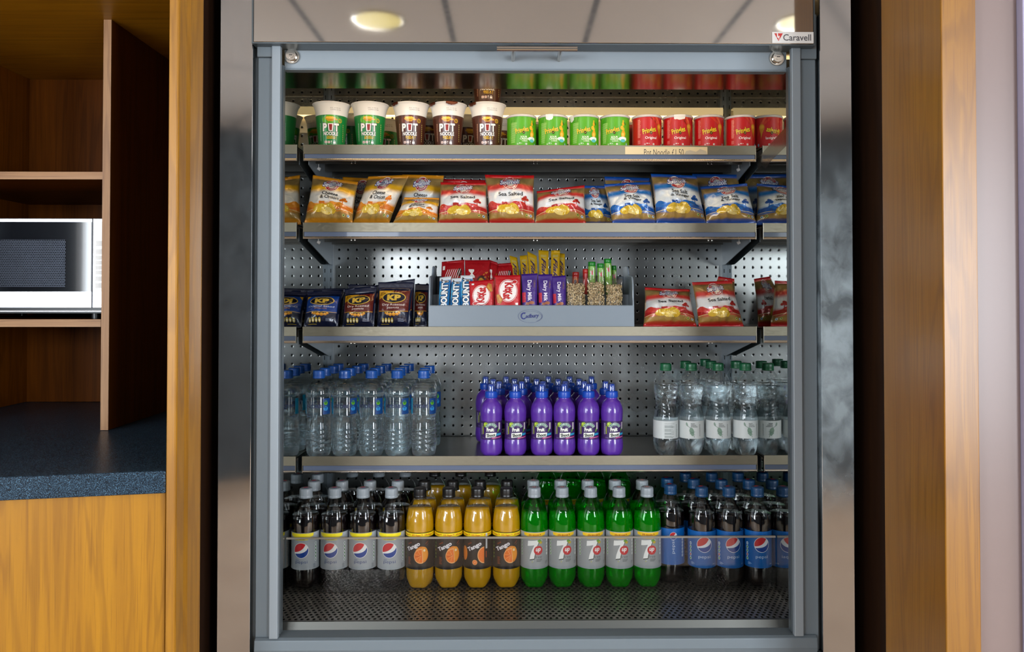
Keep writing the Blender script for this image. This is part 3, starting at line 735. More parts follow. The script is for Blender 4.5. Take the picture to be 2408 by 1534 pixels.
for s_, ca, cb in ((1, '#e07a10', '#f19a26'),):
    A_TAN.disc(.011, .0835, .0165, .0195, '#e8820e', 1, 32); A_TAN.disc(.016, .086, .0105, .016, '#f39a22', 2, 24)
    A_TAN.poly([(.009+x*.0165, .0805+y*.0175) for x, y in ell(0, 0, 1, 1, 20, 78, 290)], '#f4b070', 3)
    A_TAN.poly([(.0085+x*.0145, .0805+y*.0152) for x, y in ell(0, 0, 1, 1, 20, 80, 288)], '#ee7414', 4)
    for g_ in (120, 165, 210, 250): A_TAN.line(.009, .081, .009+.0142*math.cos(math.radians(g_)), .0805+.0150*math.sin(math.radians(g_)), .0006, '#f8b878', 5)
    A_TAN.line(-.0045, .079, .010, .0825, .0009, '#a8390a', 5); A_TAN.disc(.0175, .0935, .0028, .003, '#fbe3b8', 5, 12)
A_TAN.line(.020, .108, .027, .114, .0008, '#c05022', 2); A_TAN.line(.022, .104, .028, .108, .0006, '#a05a42', 2)
tiny_lines(A_TAN, -.024, -.014, .060, .078, 6, '#9a4a1c', 1, 4); traffic(A_TAN, -.037, .070, .112, .005, ['#9ab52c', '#9ab52c', '#c8a42c', '#9ab52c', '#5a9a3a'], '#2f3a1c')
A_TANB = Art(); A_TANB.rect(-.103, .103, .1245, .1335, '#f2d512', 1).rect(-.103, .103, .1335, .135, '#151010', 1)
for k in range(-3, 4): A_TANB.text('20% Bigger™', k*.031, .1288, .0265, .0050, '#c8361a', 2, .015)
A_TANB.text('ORANGE', -.018, .1090, .011, .0032, '#c4521c', 2, rot=28).text('Tango', -.006, .1010, .0375, .0125, '#f2f0f2', 3, .035, rot=28, outline=('#7a5a84', .02))
A_TANB.poly([(.018+x*.0165, .082+y*.0195) for x, y in ell(0, 0, 1, 1, 20, 90, 270)], '#f4b070', 1).poly([(.018+x*.0145, .082+y*.0172) for x, y in ell(0, 0, 1, 1, 20, 90, 270)], '#ee7414', 2)
A_TANB.disc(-.005, .0655, .006, .006, '#f4b070', 1, 20).disc(-.005, .0655, .005, .005, '#ee7414', 2, 20).disc(-.034, .084, .009, .017, '#e8820e', 1)
for g_ in range(0, 360, 60): A_TANB.line(-.005, .0655, -.005+.0045*math.cos(math.radians(g_)), .0655+.0045*math.sin(math.radians(g_)), .0004, '#f8c890', 3)
A_TANB.rect(.022, .027, .096, .132, '#c9ccd0', 3).rect(.0225, .0245, .075, .090, '#c4521c', 1)
A_7 = Art()
A_7.poly([(-.028, .1335), (-.027, .127), (-.018, .1255), (-.016, .1195), (.016, .1195), (.018, .1255), (.027, .127), (.028, .1335)], '#e6b81c', 1)
A_7.text('20% BIGGER™', 0, .1285, .030, .0045, '#a2420c', 2, .02)
sev = [(-.0165, .115), (.0105, .117), (.0085, .109), (.0045, .100), (.001, .088), (-.0015, .0735), (-.0125, .0715), (-.0105, .082), (-.006, .0945), (-.001, .1050), (-.0095, .1035), (-.0175, .1025)]
A_7.poly([((x+.0010)*1.07, (y-.0945)*1.06+.0938) for x, y in sev], '#2c3a34', 1).poly(sev, '#f4f6f6', 2)
A_7.disc(.0085, .0925, .0108, .0108, '#c8202c', 3, 32).text('up', .0085, .0925, .0125, .0105, '#f6f6f6', 4, .03, .25)
A_7.text('free', .0085, .0775, .0175, .0062, '#4a5256', 2, -.005)
tiny_lines(A_7, .004, .019, .0655, .0725, 4, '#4a5256', 1, 6)
A_7.poly(ell(.011, .1145, .0045, .003, 12), '#6aa832', 3).poly(ell(.0145, .1105, .004, .003, 12), '#c9b02c', 3).disc(.016, .117, .0012, .0012, '#d8e4d8', 3, 8).disc(.0185, .1145, .0009, .0009, '#d8e4d8', 3, 8).disc(-.006, .066, .0012, .0012, '#c9c95c', 3, 8).disc(-.0035, .0685, .0009, .0009, '#e0e8e0', 3, 8)
traffic(A_7, .034, .078, .117, .0055, ['#dfe4e6']*5, '#f2f4f4'); traffic(A_7, -.036, .078, .117, .0055, ['#4c9a3a']*5, '#dfe8df')
tiny_lines(A_7, .028, .036, .058, .066, 3, '#5a6266', 1, 2)
CAP7 = Art(); CAP7.disc(0, 0, .0062, .0062, '#d6d8da', 0).disc(0, 0, .0045, .0045, '#c8303a', 1); CAP7.text('7', 0, 0, .004, .006, '#ffffff', 2, .03)
CAPT = Art(); CAPT.ring(0, 0, .0052, .0062, '#5a5a5e', 1).text('TANGO', 0, 0, .009, .003, '#8a8a8e', 2)

bottles = {}
bottles['diet'] = soda('cola_bottle', 'x', '#8c959c', 'cola', .172, A_DIET, '#a4aab0', top=globe_top('#c9ced2'))
bottles['cola'] = soda('cola_bottle', 'x', '#0d3f6a', 'cola', .172, A_PEP, '#005ca8', top=globe_top('#0d3f6a'), rot=0)
bottles['colav'] = soda('cola_bottle', 'x', '#0d3f6a', 'cola', .172, A_PEPV, '#005ca8', top=globe_top('#0d3f6a'))
bottles['tango'] = soda('orange_drink_bottle', 'x', '#08080a', 'orange_drink', .187, A_TAN, '#1c1513', top=CAPT)
bottles['tangob'] = soda('orange_drink_bottle', 'x', '#08080a', 'orange_drink', .187, A_TANB, '#1c1513', top=CAPT)
bottles['lime'] = soda('lemonade_bottle', 'x', '#8c959c', 'lime_drink', .177, A_7, '#9aa0a4', shell='pet_green', top=CAP7)

# --- 500 ml still water ----------------------------------------------------------
HYD = smooth_prof([(.008, .005), (.022, .0005), (.0285, .004), (.0305, .014), (.0310, .028), (.0316, .045), (.0312, .060), (.0298, .075), (.0288, .088), (.0298, .098)], 3)[:-1]
z = .100
HYD += [(.0300, .100), (.0312, .103)]
while z < .146:
    z += .0045; HYD += [(.0316, z), (.0310, z+.0018)]
HYD += smooth_prof([(.0318, .152), (.0318, .160), (.0300, .170), (.0255, .180), (.0185, .1875), (.0150, .1905), (.0142, .1935), (.0150, .1945), (.0135, .1955), (.0133, .200)], 3)
def dense(prof, dz=.0022):
    out = [prof[0]]
    for (r0, z0), (r1, z1) in zip(prof, prof[1:]):
        n_ = max(1, int(abs(z1-z0)/dz+.5))
        out += [(r0+(r1-r0)*k/n_, z0+(z1-z0)*k/n_) for k in range(1, n_+1)]
    return out
HYD = dense(HYD)
def hydrf(a, z, r):
    r = petal(6, .016, .10)(a, z, r)
    if .010 < z < .075:
        k = math.sin(PI*(z-.010)/.065)
        r *= 1-.055*k*(.5+.5*math.sin(z*560+2.2*math.sin(2*a)+1.3*math.sin(5*a)))**1.6
    return r
A_HYD = Art(); A_HYD.text('HYDR8', -.0055, .1275, .0400, .0092, '#0c2250', 2, .035)
A_HYD.rect(.0180, .0420, .1068, .1465, '#0f3f7c', 1).disc(.0265, .1355, .0056, .0056, '#63a82c', 2).disc(.0265, .1215, .0060, .0060, '#49a8dc', 2).disc(.0265, .1210, .0042, .0042, '#1f78bc', 3)
A_HYD.disc(.0265, .1362, .0036, .0036, '#3c8420', 3).line(.0265, .128, .0265, .135, .0007, '#1f5a1c', 4)
A_HYD.rect(-.0420, -.0300, .1068, .1465, '#1490b8', 1)
t = thing('water_bottle', 'x', 'bottle', (0, 0, 0)); bottles['water'] = t
MB().lathe([(0, .006)]+HYD, 72, rf=hydrf).build('bottle_shell', 'pet', t, world=False)
MB().lathe([(0, .007)]+[(r-.0006, z) for r, z in HYD if z < .172]+[(interp(HYD, .172)-.0006, .172), (0, .172)], 72, rf=hydrf).build('water', 'water', t, world=False)
c = MB(); screw_cap(c, .195, .2155, .0148, col='#0f4c9c'); c.build('cap', 'print', t, world=False, color=True)
label_mesh(HYD, A_HYD, .1068, .1465, '#ffffff', t, clearbase=True)
# --- 500 ml sparkling water --------------------------------------------------------
PRI = smooth_prof([(.008, .006), (.018, .001), (.0260, .006), (.0305, .020), (.0318, .036), (.0316, .045)], 3)[:-1]+[(.0316, .045), (.0313, .047), (.0313, .090), (.0316, .092)] + \
      smooth_prof([(.0316, .094), (.0306, .105), (.0280, .116), (.0262, .128), (.0268, .142), (.0295, .158), (.0306, .170), (.0298, .182), (.0262, .194), (.0205, .204), (.0158, .210), (.0142, .2125), (.0152, .2135), (.0136, .2145), (.0134, .2190)], 3)
PRI = dense(PRI)
def prirf(a, z, r):
    r = petal(5, .034, .22)(a, z, r)
    if .094 < z < .200:
        k = math.sin(PI*(z-.094)/.106)
        r *= 1-.04*k*max(0, math.sin(2*a+z*95+.8*math.sin(3*a)))**2 - .034*k*(.5+.5*math.sin(3*a+z*480+1.5*math.sin(2*a+z*60)))**2
    return r
def leaf_art(front=True):
    a = Art()
    if front:
        for k, s_ in enumerate(('PRIORY', 'SPRING', 'SPARKLING')): a.text(s_, .0005+.0015*k, .0835-.0036*k, .0105+.003*k, .0024, '#343c3c', 1, .02)
        st = bez((-.016, .086), (-.019, .077), (-.010, .078), (-.004, .072), 8)+bez((-.004, .072), (.002, .066), (.001, .058), (.004, .050), 8)
        for p, q in zip(st, st[1:]):
            if p != q: a.line(p[0], p[1], q[0], q[1], .0010, '#5c7a68', 1)
        a.poly(bez((-.014, .078), (-.017, .083), (-.016, .086), (-.0155, .0875), 5)+bez((-.0155, .0875), (-.012, .083), (-.011, .080), (-.012, .0775), 5)[1:], '#88a292', 2)
        a.poly(bez((-.008, .070), (-.006, .078), (.001, .074), (.003, .066), 6)+bez((.003, .066), (.004, .060), (.002, .055), (.0, .0525), 6)[1:]+bez((.0, .0525), (-.006, .056), (-.009, .062), (-.008, .070), 6)[1:-1], '#7d9a88', 2)
        for x, y in ((-.009, .067), (-.008, .058), (.006, .064), (.006, .056)): a.line(-.002, .062, x, y, .0006, '#4f6e5c', 3)
        a.text('WITH NATURAL SPRING WATER', .019, .0675, .030, .0018, '#343c3c', 1, .02, rot=90)
    else:
        a.text('Carbonated spring water', .004, .0835, .026, .002, '#454c4c', 1); 
        for y0, y1, n_ in ((.073, .080, 4), (.064, .071, 4), (.056, .062, 3), (.0485, .054, 3)): tiny_lines(a, -.009, .018, y0, y1, n_, '#5c6a64', 1, int(y0*1e4))
        tiny_lines(a, .023, .028, .050, .082, 14, '#5c6a64', 1, 9)
    return a
for key, fr_ in (('spark', True), ('sparkb', False)):
    t = thing('sparkling_water_bottle', 'x', 'bottle', (0, 0, 0)); bottles[key] = t
    MB().lathe([(0, .010)]+PRI, 72, rf=prirf).build('bottle_shell', 'pet', t, world=False)
    MB().lathe([(0, .011)]+[(r-.0006, z) for r, z in PRI if z < .178]+[(interp(PRI, .178)-.0006, .178), (0, .178)], 72, rf=prirf).build('water', 'water', t, world=False)
    c = MB(); screw_cap(c, .2140, .2326, .0146, col='#0f5c38'); c.build('cap', 'print', t, world=False, color=True)
    label_mesh(PRI, leaf_art(fr_), .0463, .0905, '#cfd6d6', t)
# --- fruit drink -------------------------------------------------------------------
FRU = smooth_prof([(.004, .006), (.016, .001), (.0245, .003), (.0272, .012), (.0283, .022), (.0280, .034), (.0272, .041)], 3)[:-1]+[(.0272, .041), (.0268, .043), (.0268, .088), (.0272, .090)] + \
      smooth_prof([(.0272, .091), (.0280, .102), (.0281, .112), (.0262, .124), (.0215, .134), (.0160, .140), (.0136, .1435), (.0136, .148)], 3)
def frurf(a, z, r):
    r = petal(5, .010, .12)(a, z, r)
    if .092 < z < .130: r *= 1-.012*max(0, math.sin(3*a+z*160))**4
    return r
A_FR = Art()
A_FR.disc(-.0130, .0800, .0068, .0062, '#8fae1c', 1).disc(-.0150, .0815, .0025, .0025, '#c2d85a', 2, 12).disc(.0200, .0735, .0060, .0060, '#2c1448', 1, 14).disc(.0235, .0780, .0050, .0050, '#3c1c5c', 2, 14).disc(.018, .079, .004, .004, '#4c2470', 2, 14)
A_FR.poly([(.017, .060), (.024, .066), (.027, .074), (.0235, .077), (.020, .070)], '#5c9a2c', 3)
A_FR.ring(.0015, .0690, .0100, .0172, '#e6efe9', 3, 28, .92, 22, 158).ring(.0015, .0690, .0105, .0167, '#14604c', 4, 28, .92, 24, 156)
for k, ch in enumerate('ROBINSONS'):
    g_ = 148-k*14.5; q = math.radians(g_); A_FR.text(ch, .0015+.0137*math.cos(q), .0690+.0137*.92*math.sin(q), .0026, .0034, '#dcefe6', 5, .02, rot=g_-90)
A_FR.text('Fruit', -.0010, .0680, .0185, .0095, '#f4f4ee', 6, .045, rot=3, outline=('#1c1c24', .05))
A_FR.poly([(-.0130, .0475), (.0135, .0505), (.0155, .0605), (-.0125, .0595)], '#f0f1ea', 7)
A_FR.text('Shoot', .0010, .0545, .0225, .0085, '#1b2a20', 9, .045, rot=5)
A_FR.poly([(.0150, .053), (.030, .054), (.030, .059), (.0155, .058)], '#2a9cc8', 6).poly([(.002, .0455), (.030, .048), (.030, .0505), (.004, .0480)], '#c8287c', 6)
A_FR.text('Apple & Blackcurrant', .016, .0480, .022, .0018, '#f4d8e8', 7)
A_FR.rect(-.0285, -.0235, .055, .083, '#9a8fb0', 1).rect(-.0225, -.0195, .056, .076, '#8f9f2c', 1); tiny_lines(A_FR, -.0285, -.0235, .056, .082, 8, '#3a2450', 2, 4)
A_FR.rect(.0215, .027, .068, .085, '#c9bfc4', 5); A_FR.text('275ml', -.020, .047, .008, .003, '#8f7ab0', 2)
t = thing('fruit_drink_bottle', 'x', 'bottle', (0, 0, 0)); bottles['fruit'] = t
MB().lathe([(0, .009)]+FRU, 48, rf=frurf).build('bottle_body', 'purple_drink', t, world=False)
label_mesh(FRU, A_FR, .0425, .0885, '#3a1f5e', t)
cp_ = MB(); rf_ = lambda a, z, q: q*(1+.014*math.cos(44*a)) if q > .0148 else q
cp_.lathe([(.0138, .1450), (.0153, .1455), (.0157, .148), (.0157, .158), (.0150, .1612), (.0122, .1622), (.0085, .1624), (.0078, .170), (.0072, .1785), (.004, .180), (0, .180)], 48, 0, '#1248b4', rf_)
cp_.build('cap', 'print', t, world=False, color=True)
MB().lathe([(.0118, .1622), (.0108, .1790), (.0095, .1825), (.003, .1832), (0, .1832)], 32).build('dome', 'dome', t, world=False)

# --- instant noodle pots -------------------------------------------------------------
POT = [(.0315, .002), (.0395, .080), (.0400, .083)]
def pot(label, col, bright, flav, kind):
    t = thing('noodle_pot', label, 'instant noodle pot', (0, 0, 0))
    MB().lathe([(0, .003), (.030, .003), (.0310, 0), (.0314, .002), (.0395, .0825), (.0402, .088), (.0418, .098), (.0452, .109), (.0478, .1135), (.0486, .1140), (.0486, .1152), (.0474, .1155), (.0465, .1150)], 56, 0, '#e6e2dc').build('pot', 'white_plastic', t, world=False)
    MB().lathe([(0, .1160), (.030, .1158), (.0470, .1157), (.0472, .1152)], 48, 0, None).build('foil_lid', P('lid_foil_'+kind, '#6a3a28' if kind == 'beef' else '#8a9088', .3, .8), t, world=False)
    a = Art()
    a.poly(ell(.001, .0700, .0235, .0125, 24), bright, 1)
    a.poly(ell(-.001, .0735, .0135, .0052, 20), '#c48a10', 2).poly(ell(-.001, .0752, .0112, .0030, 20), '#f0bc30', 3).poly(ell(.012, .0715, .0060, .0022, 14), '#d89c18', 3).poly([(-.012, .0735), (.010, .0735), (.006, .0665), (-.007, .0665)], '#d29a1c', 2)
    a.line(-.013, .0790, -.002, .0770, .0007, '#f0bc30', 3).line(.004, .0785, .013, .0750, .0007, '#f4cf60', 3)
    a.text('P', -.0148, .0515, .0112, .0200, '#f2eeea', 4, .05, outline=('#2c1410', .05)).text('T', .0148, .0515, .0122, .0200, '#f2eeea', 4, .05, outline=('#2c1410', .05))
    a.poly([(-.0082, .0615), (.0082, .0615), (.0060, .0412), (-.0060, .0412)], '#2c1410', 4).poly([(-.0072, .0610), (.0072, .0610), (.0052, .0420), (-.0052, .0420)], '#f2eeea', 5).poly([(-.0042, .0590), (.0042, .0590), (.0030, .0440), (-.0030, .0440)], '#8f1c14', 6)
    a.text('NOODLE', 0, .0358, .0365, .0092, '#f2eeea', 4, .03, outline=('#2c1410', .03))
    f1, f2 = flav
    a.text(f1, 0, .0283, .0205, .0038, '#e0b41c', 4, .03).text(f2, 0, .0243, .0205, .0038, '#e0b41c', 4, .03).poly([(.0125, .0300), (.0145, .0303), (.0138, .0250), (.0128, .0250)], '#e0b41c', 4).disc(.0132, .0230, .0009, .0009, '#e0b41c', 4, 10)
    for x in (-.0125, -.0045):
        a.rect(x-.0032, x+.0032, .0115, .0175, '#eadfd6', 2).line(x-.003, .012, x+.003, .017, .0007, '#b03024', 3).line(x-.003, .017, x+.003, .012, .0007, '#b03024', 3)
    a.rect(.0015, .0023, .0105, .0180, '#efe8e2', 2).rect(.0008, .0030, .0150, .0180, '#efe8e2', 2)
    a.poly([(.0058, .0110), (.0128, .0110), (.0120, .0158), (.0067, .0158)], '#efe8e2', 2).ring(.0093, .0158, .0018, .0026, '#efe8e2', 2, 16, 1, 0, 180)
    a.disc(.0245, .0690, .0050, .0052, '#d8ac1c', 2).disc(.0245, .0690, .0034, .0036, col, 3).text('1', .0245, .0690, .0014, .0036, '#e0b41c', 4, .03)
    for k in range(14): a.rect(-.0295-.0006*(k % 2), -.0262, .018+k*.0032, .0202+k*.0032, '#8fb09a' if kind != 'beef' else '#a07860', 1)
    for k in range(9): a.rect(.0330, .0350, .018+k*.005, .0210+k*.005, '#c2b26a', 1)
    label_mesh(POT, a, .0035, .0825, col, t, name='sleeve', gx=.0032)
    ds = Art(); ds.text('JUL 16 00:18', .012, .0995, .026, .0026, '#8a8480', 1, .0).text('L5290A B 790', .013, .0955, .026, .0026, '#8a8480', 1, .0)
    pr = [(.0402, .088), (.0418, .098), (.0452, .109)]
    mb = MB(); lay(mb, ds.cut(.004, .004), wrapfn(pr, .0001)); mb.build('date_stamp', 'print', t, world=False, color=True)
    return t
# --- crisp tubs ------------------------------------------------------------------------
CAN = [(.0368, .003), (.0368, .0785)]
def can(label, kind):
    t = thing('crisp_tub', label, 'crisp tub', (0, 0, 0))
    g = kind == 'green'; col = '#52a416' if g else '#b80f14'
    MB().lathe([(0, .002), (.034, .002), (.0362, 0), (.0378, .0012), (.0378, .0030), (.0366, .0036)], 48).build('base_rim', 'chrome', t, world=False)
    MB().lathe([(.0372, .0778), (.0386, .0785), (.0388, .0800), (.0386, .0830), (.0372, .0842), (.034, .0838), (0, .0835)], 48, 0, None).build('lid', P('milky_lid_'+kind, '#e4e0e0', .25, 0, .3, Transmission_Weight=.25, Roughness=.25), t, world=False)
    a = Art()
    if g:
        a.poly([(-.036, .030), (-.024, .060), (-.014, .0785), (-.026, .0785), (-.036, .066)], '#3f9418', 1)
        for k in range(20): a.rect(-.0345+(k % 2)*.001, -.0225+.0003*k, .012+k*.0026, .0132+k*.0026, '#a6d27c', 2)
        for x, y, rx, ry, c_ in ((.024, .060, .0035, .005, '#e0a81c'), (.021, .050, .0048, .0055, '#f0b428'), (.0245, .045, .003, .004, '#f6c84c'), (.024, .067, .0018, .0028, '#e6b020')): a.poly(ell(x, y, rx, ry, 14), c_, 2)
        a.poly([(.0225, .045), (.0285, .050), (.0300, .056), (.0275, .044), (.031, .036), (.0285, .027), (.0225, .025), (.0185, .029), (.0180, .035)], '#eaa41c', 3).disc(.0235, .033, .0035, .005, '#f8c858', 4, 14)
        a.poly(ell(.0235, .0215, .0105, .0062, 18), '#e2f0ea', 4).poly(ell(.0235, .0175, .0070, .0042, 16), '#5cc0c4', 5).poly(ell(.0165, .023, .004, .003, 12), '#eef6f0', 5).poly(ell(.0305, .0235, .003, .003, 12), '#eef6f0', 5)
        a.poly([(.026, .062), (.031, .057), (.033, .060), (.028, .0655)], '#1f6a1c', 3)
        for k, (s_, w_) in enumerate((('SOUR', .0175), ('CREAM', .0225), ('& ONION', .0145))): a.text(s_, .001+.001*k, .0265-.0052*k, w_, .0045 if k < 2 else .0030, '#e8f2d8', 3, .03)
    else:
        a.poly([(-.004, .0785), (.006, .0785), (.022, .056), (.036, .030), (.036, .050), (.020, .066)], '#c8341c', 1).poly([(.012, .0785), (.018, .0785), (.030, .060), (.024, .060)], '#d0502c', 2)
        a.poly([(.0185, .053)]+bez((.0185, .053), (.0175, .064), (.034, .064), (.0325, .052), 8)[1:]+bez((.0325, .052), (.030, .044), (.0275, .040), (.0275, .024), 6)[1:]+bez((.0275, .024), (.024, .040), (.019, .046), (.0185, .053), 6)[:-1], '#c8860f', 3)
        a.poly(ell(.0255, .054, .0050, .0045, 14), '#dca02c', 4)
        for k in range(13): a.rect(-.0345, -.0275+.0006*(k % 3), .026+k*.0036, .0282+k*.0036, '#d88078', 1)
        a.text('Original', .0005, .0240, .0300, .0085, '#f2e8e4', 3, .015)
        for k in range(3): a.rect(-.0345, -.0270, .011+k*.003, .0125+k*.003, '#d88078', 1)
    a.text('Pringles', -.0035, .0420, .0350, .0175, '#f0cc1c', 6, .02, rot=13, outline=('#201408', .028))
    a.text('40 g', -.0075, .0100, .0085, .0038, '#f0ece6', 2, .02).ring(-.0150, .0085, .0012, .0018, '#f0ece6', 2, 12).rect(.0050, .0092, .0064, .0106, '#f0ece6', 2).rect(.0060, .0082, .0075, .0096, '#8a7c74', 3)
    a.poly(ell(.0345, .0085, .0022, .004, 12), '#8fc0d8', 2)
    label_mesh(CAN, a, .0035, .0783, col, t, name='printed_wrap', gx=.003)
    return t
# ------------------------------------------------------------------ stocking the shelves
ORD = ['first', 'second', 'third', 'fourth', 'fifth', 'sixth', 'seventh']
used = {}
def put(key, x, y, z, label, rz=0, src=bottles, group=None):
    o = src[key]
    if key not in used:
        used[key] = 1; o.location = (x, y, z); o.rotation_euler = (0, 0, rz); o['label'] = label
    else: o = dup(o, (x, y, z), label, None, rz)
    if group: o['group'] = group
    return o
def at(px, Y): return (px-1204)/F*Y*(1) if False else W(px, 703, Y).x
DECK = Z(-.686)+.0003
rnd = random.Random(7)
def rowof(pxs, Y, zt, key, desc, place, group, alt=None, zpy=None, dy={}):
    n = len(pxs)
    for i, px in enumerate(pxs):
        k = key if not alt or i not in alt else alt[i]
        x = W(px, zpy or 1150, Y).x
        yy = Y+dy.get(i, 0)+rnd.uniform(-.001, .001)
        pos = ORD[i]+' from the left' if n > 1 else ''
        put(k, x, yy, zt, ('%s, %s, %s' % (desc, place, pos)).strip(', '), rnd.uniform(-.12, .12) if not alt or i not in alt else 0, group=group)
g = 'cola bottles with silver caps on the chiller deck'
rowof([720, 787.5, 854, 921], 1.880, DECK, 'diet', 'silver capped cola bottle with grey label', 'front row', g)
rowof([739, 804.5, 870, 935.5], 1.952, DECK, 'diet', 'silver capped cola bottle', 'second row behind grey labels', g)
rowof([762, 828, 891, 953], 2.10, DECK, 'diet', 'silver capped cola bottle', 'third row against the shadow', g, dy={0: -.07})
g = 'orange drink bottles with black caps'
rowof([988, 1055.5, 1123, 1191], 1.880, DECK, 'tango', 'black capped orange drink bottle', 'front row', g, {2: 'tangob'})
rowof([999, 1065, 1129, 1192.5], 1.952, DECK, 'tango', 'black capped orange drink bottle', 'second row', g)
rowof([1022.5, 1084, 1153], 2.10, DECK, 'tango', 'black capped orange drink bottle', 'third row', g)
g = 'green lemonade bottles with silver caps'
rowof([1256.4, 1322, 1389, 1455.6, 1521.5], 1.880, DECK, 'lime', 'green lemonade bottle with silver cap', 'front row', g)
rowof([1254, 1318, 1382, 1446, 1510], 1.952, DECK, 'lime', 'green lemonade bottle with silver cap', 'second row', g)
rowof([1284, 1341, 1398, 1456], 2.185, DECK, 'lime', 'green lemonade bottle', 'third row under the shelf', g)
g = 'cola bottles with blue caps and blue labels'
rowof([1581.6, 1650, 1714, 1780.6], 1.880, DECK, 'cola', 'blue capped cola bottle', 'front row', g, {0: 'colav'}, dy={0: .024})
rowof([1573, 1634, 1697, 1761], 1.952, DECK, 'cola', 'blue capped cola bottle', 'second row', g, dy={0: .022, 1: .012, 2: .002})
rowof([1612, 1674, 1736], 2.034, DECK, 'cola', 'blue capped cola bottle', 'third row', g)
SD = Z(SZ[3])+.0003
g = 'still water bottles with blue caps'
rowof([750, 811, 873.4, 934.3, 997], 1.984, SD, 'water', 'blue capped clear water bottle', 'front row', g, zpy=880)
rowof([765, 823.7, 882.4, 941, 1000], 2.050, SD, 'water', 'blue capped clear water bottle', 'second row', g, zpy=870)
rowof([783.7, 840, 894.5, 951.3, 1010], 2.116, SD, 'water', 'blue capped clear water bottle', 'third row', g, zpy=865)
rowof([796, 855, 909.3, 962], 2.182, SD, 'water', 'blue capped clear water bottle', 'rearmost row', g, zpy=860)
g = 'purple fruit drink bottles'
rowof([1155.3, 1211.9, 1273.9, 1326.8, 1383.6, 1438.5], 1.985, SD, 'fruit', 'purple fruit drink bottle with blue cap', 'front row', g, zpy=910)
rowof([1174, 1226.5, 1277, 1329, 1374, 1424], 2.046, SD, 'fruit', 'purple fruit drink bottle with blue cap', 'second row', g, zpy=905)
rowof([1159.6, 1209.7, 1261.4, 1312, 1361.4], 2.107, SD, 'fruit', 'purple fruit drink bottle with blue cap', 'third row', g, zpy=900)
rowof([1142, 1190, 1239, 1289.5, 1339.5, 1390.5], 2.170, SD, 'fruit', 'purple fruit drink bottle with blue cap', 'rearmost row', g, zpy=893)
g = 'sparkling water bottles with green caps'
rowof([1565, 1625, 1688, 1752.6], 1.978, SD, 'spark', 'green capped sparkling water bottle', 'front row', g, {0: 'sparkb'}, zpy=870)
rowof([1612.3, 1672, 1731], 2.044, SD, 'spark', 'green capped sparkling water bottle', 'second row', g, zpy=860)
rowof([1658], 2.110, SD, 'spark', 'green capped sparkling water bottle standing farthest back', '', g, zpy=855)

# top shelf: noodle pots and crisp tubs
SA = Z(SZ[0])+.0003
M['lid_foil'] = P('brown_lid_foil', '#5a2c1c', .35, .5)
pots = {'green': pot('x', '#15803a', '#5aa81c', ('CHICKEN &', 'MUSHROOM'), 'chicken'), 'brown': pot('x', '#4a2416', '#6a2c14', ('BEEF &', 'TOMATO'), 'beef')}
g = 'instant noodle pots on the top shelf'
for key, px, Y, z, lb_, rz in (
    ('green', 780, 2.002, SA, 'green noodle pot nearest the left side wall, front row', .16),
    ('green', 870, 2.002, SA, 'green noodle pot beside the brown pots, front row', .08),
    ('brown', 966, 2.002, SA, 'brown noodle pot beside the green ones, front row', .05),
    ('brown', 1053.7, 2.002, SA, 'middle brown noodle pot of the front row', .0),
    ('brown', 1146, 2.002, SA, 'brown noodle pot beside the green crisp tubs, carrying another pot', .04),
    ('brown', 1146, 2.004, SA+.1162, 'brown noodle pot stacked on top of another brown pot', .04),
    ('green', 748, 2.150, SA, 'green noodle pot in shade behind the leftmost green pot', .3),
    ('green', 828, 2.130, SA, 'green noodle pot behind the gap between two green pots', -.7),
    ('green', 904, 2.190, SA, 'green noodle pot far back between green and brown pots', .1),
    ('brown', 1008, 2.120, SA, 'brown noodle pot behind the gap beside the middle brown pot', .0),
    ('brown', 1095, 2.140, SA, 'brown noodle pot behind and left of the stacked pair', .4),
    ('brown', 1176, 2.180, SA, 'brown noodle pot far back behind the first green crisp tub', .0)):
    q = put(key, W(px, 290, Y).x, Y, z, lb_, rz, pots, g)
    if px in (966, 1053.7): # peeled corner of the foil lid over the rim
        a0 = -.95 if px == 966 else .28; mb = MB(); rr = random.Random(int(px)); n_ = 9; wd = .62
        vs = [(r_*math.sin(a0-wd/2+wd*k/n_), -r_*math.cos(a0-wd/2+wd*k/n_), zz-(rr.uniform(0, .0030)+.004*math.sin(PI*k/n_) if j_ == 3 else 0)) for j_, (r_, zz) in enumerate(((.040, .1160), (.0488, .1162), (.0496, .1145), (.0488, .1120))) for k in range(n_+1)]
        mb.add(vs, [(j_*(n_+1)+k, (j_+1)*(n_+1)+k, (j_+1)*(n_+1)+k+1, j_*(n_+1)+k+1) for j_ in range(3) for k in range(n_)], 0, None, True)
        mb.build('lid_flap', 'lid_foil', q, world=False)['label'] = 'brown foil corner hanging over the rim'
cans = {'green_tub': can('x', 'green'), 'red_tub': can('x', 'red')}
gg = 'green crisp tubs on the top shelf'; gr = 'red crisp tubs on the top shelf'
for i, px in enumerate([1226.5, 1300, 1373.5, 1445.8]):
    put('green_tub', W(px, 300, 1.992).x, 1.992, SA, 'green crisp tub with white lid, %s of four from the left' % ORD[i], (.12, -.04, -.02, -.18)[i], cans, gg)
STK = {}
for i, px in enumerate([1521, 1593.8, 1666.7, 1741]):
    put('red_tub', W(px, 300, 1.992).x, 1.992, SA, 'red crisp tub with white lid, %s of four from the left' % ORD[i], (.1, -.06, -.1, .0)[i], cans, gr)
put('green_tub', W(1262, 300, 2.085).x, 2.085, SA, 'green crisp tub in a second row behind the others', 1.2, cans, gg)
put('red_tub', W(1485, 300, 2.085).x, 2.085, SA, 'red crisp tub in a second row beside the green tubs', 1.0, cans, gr)

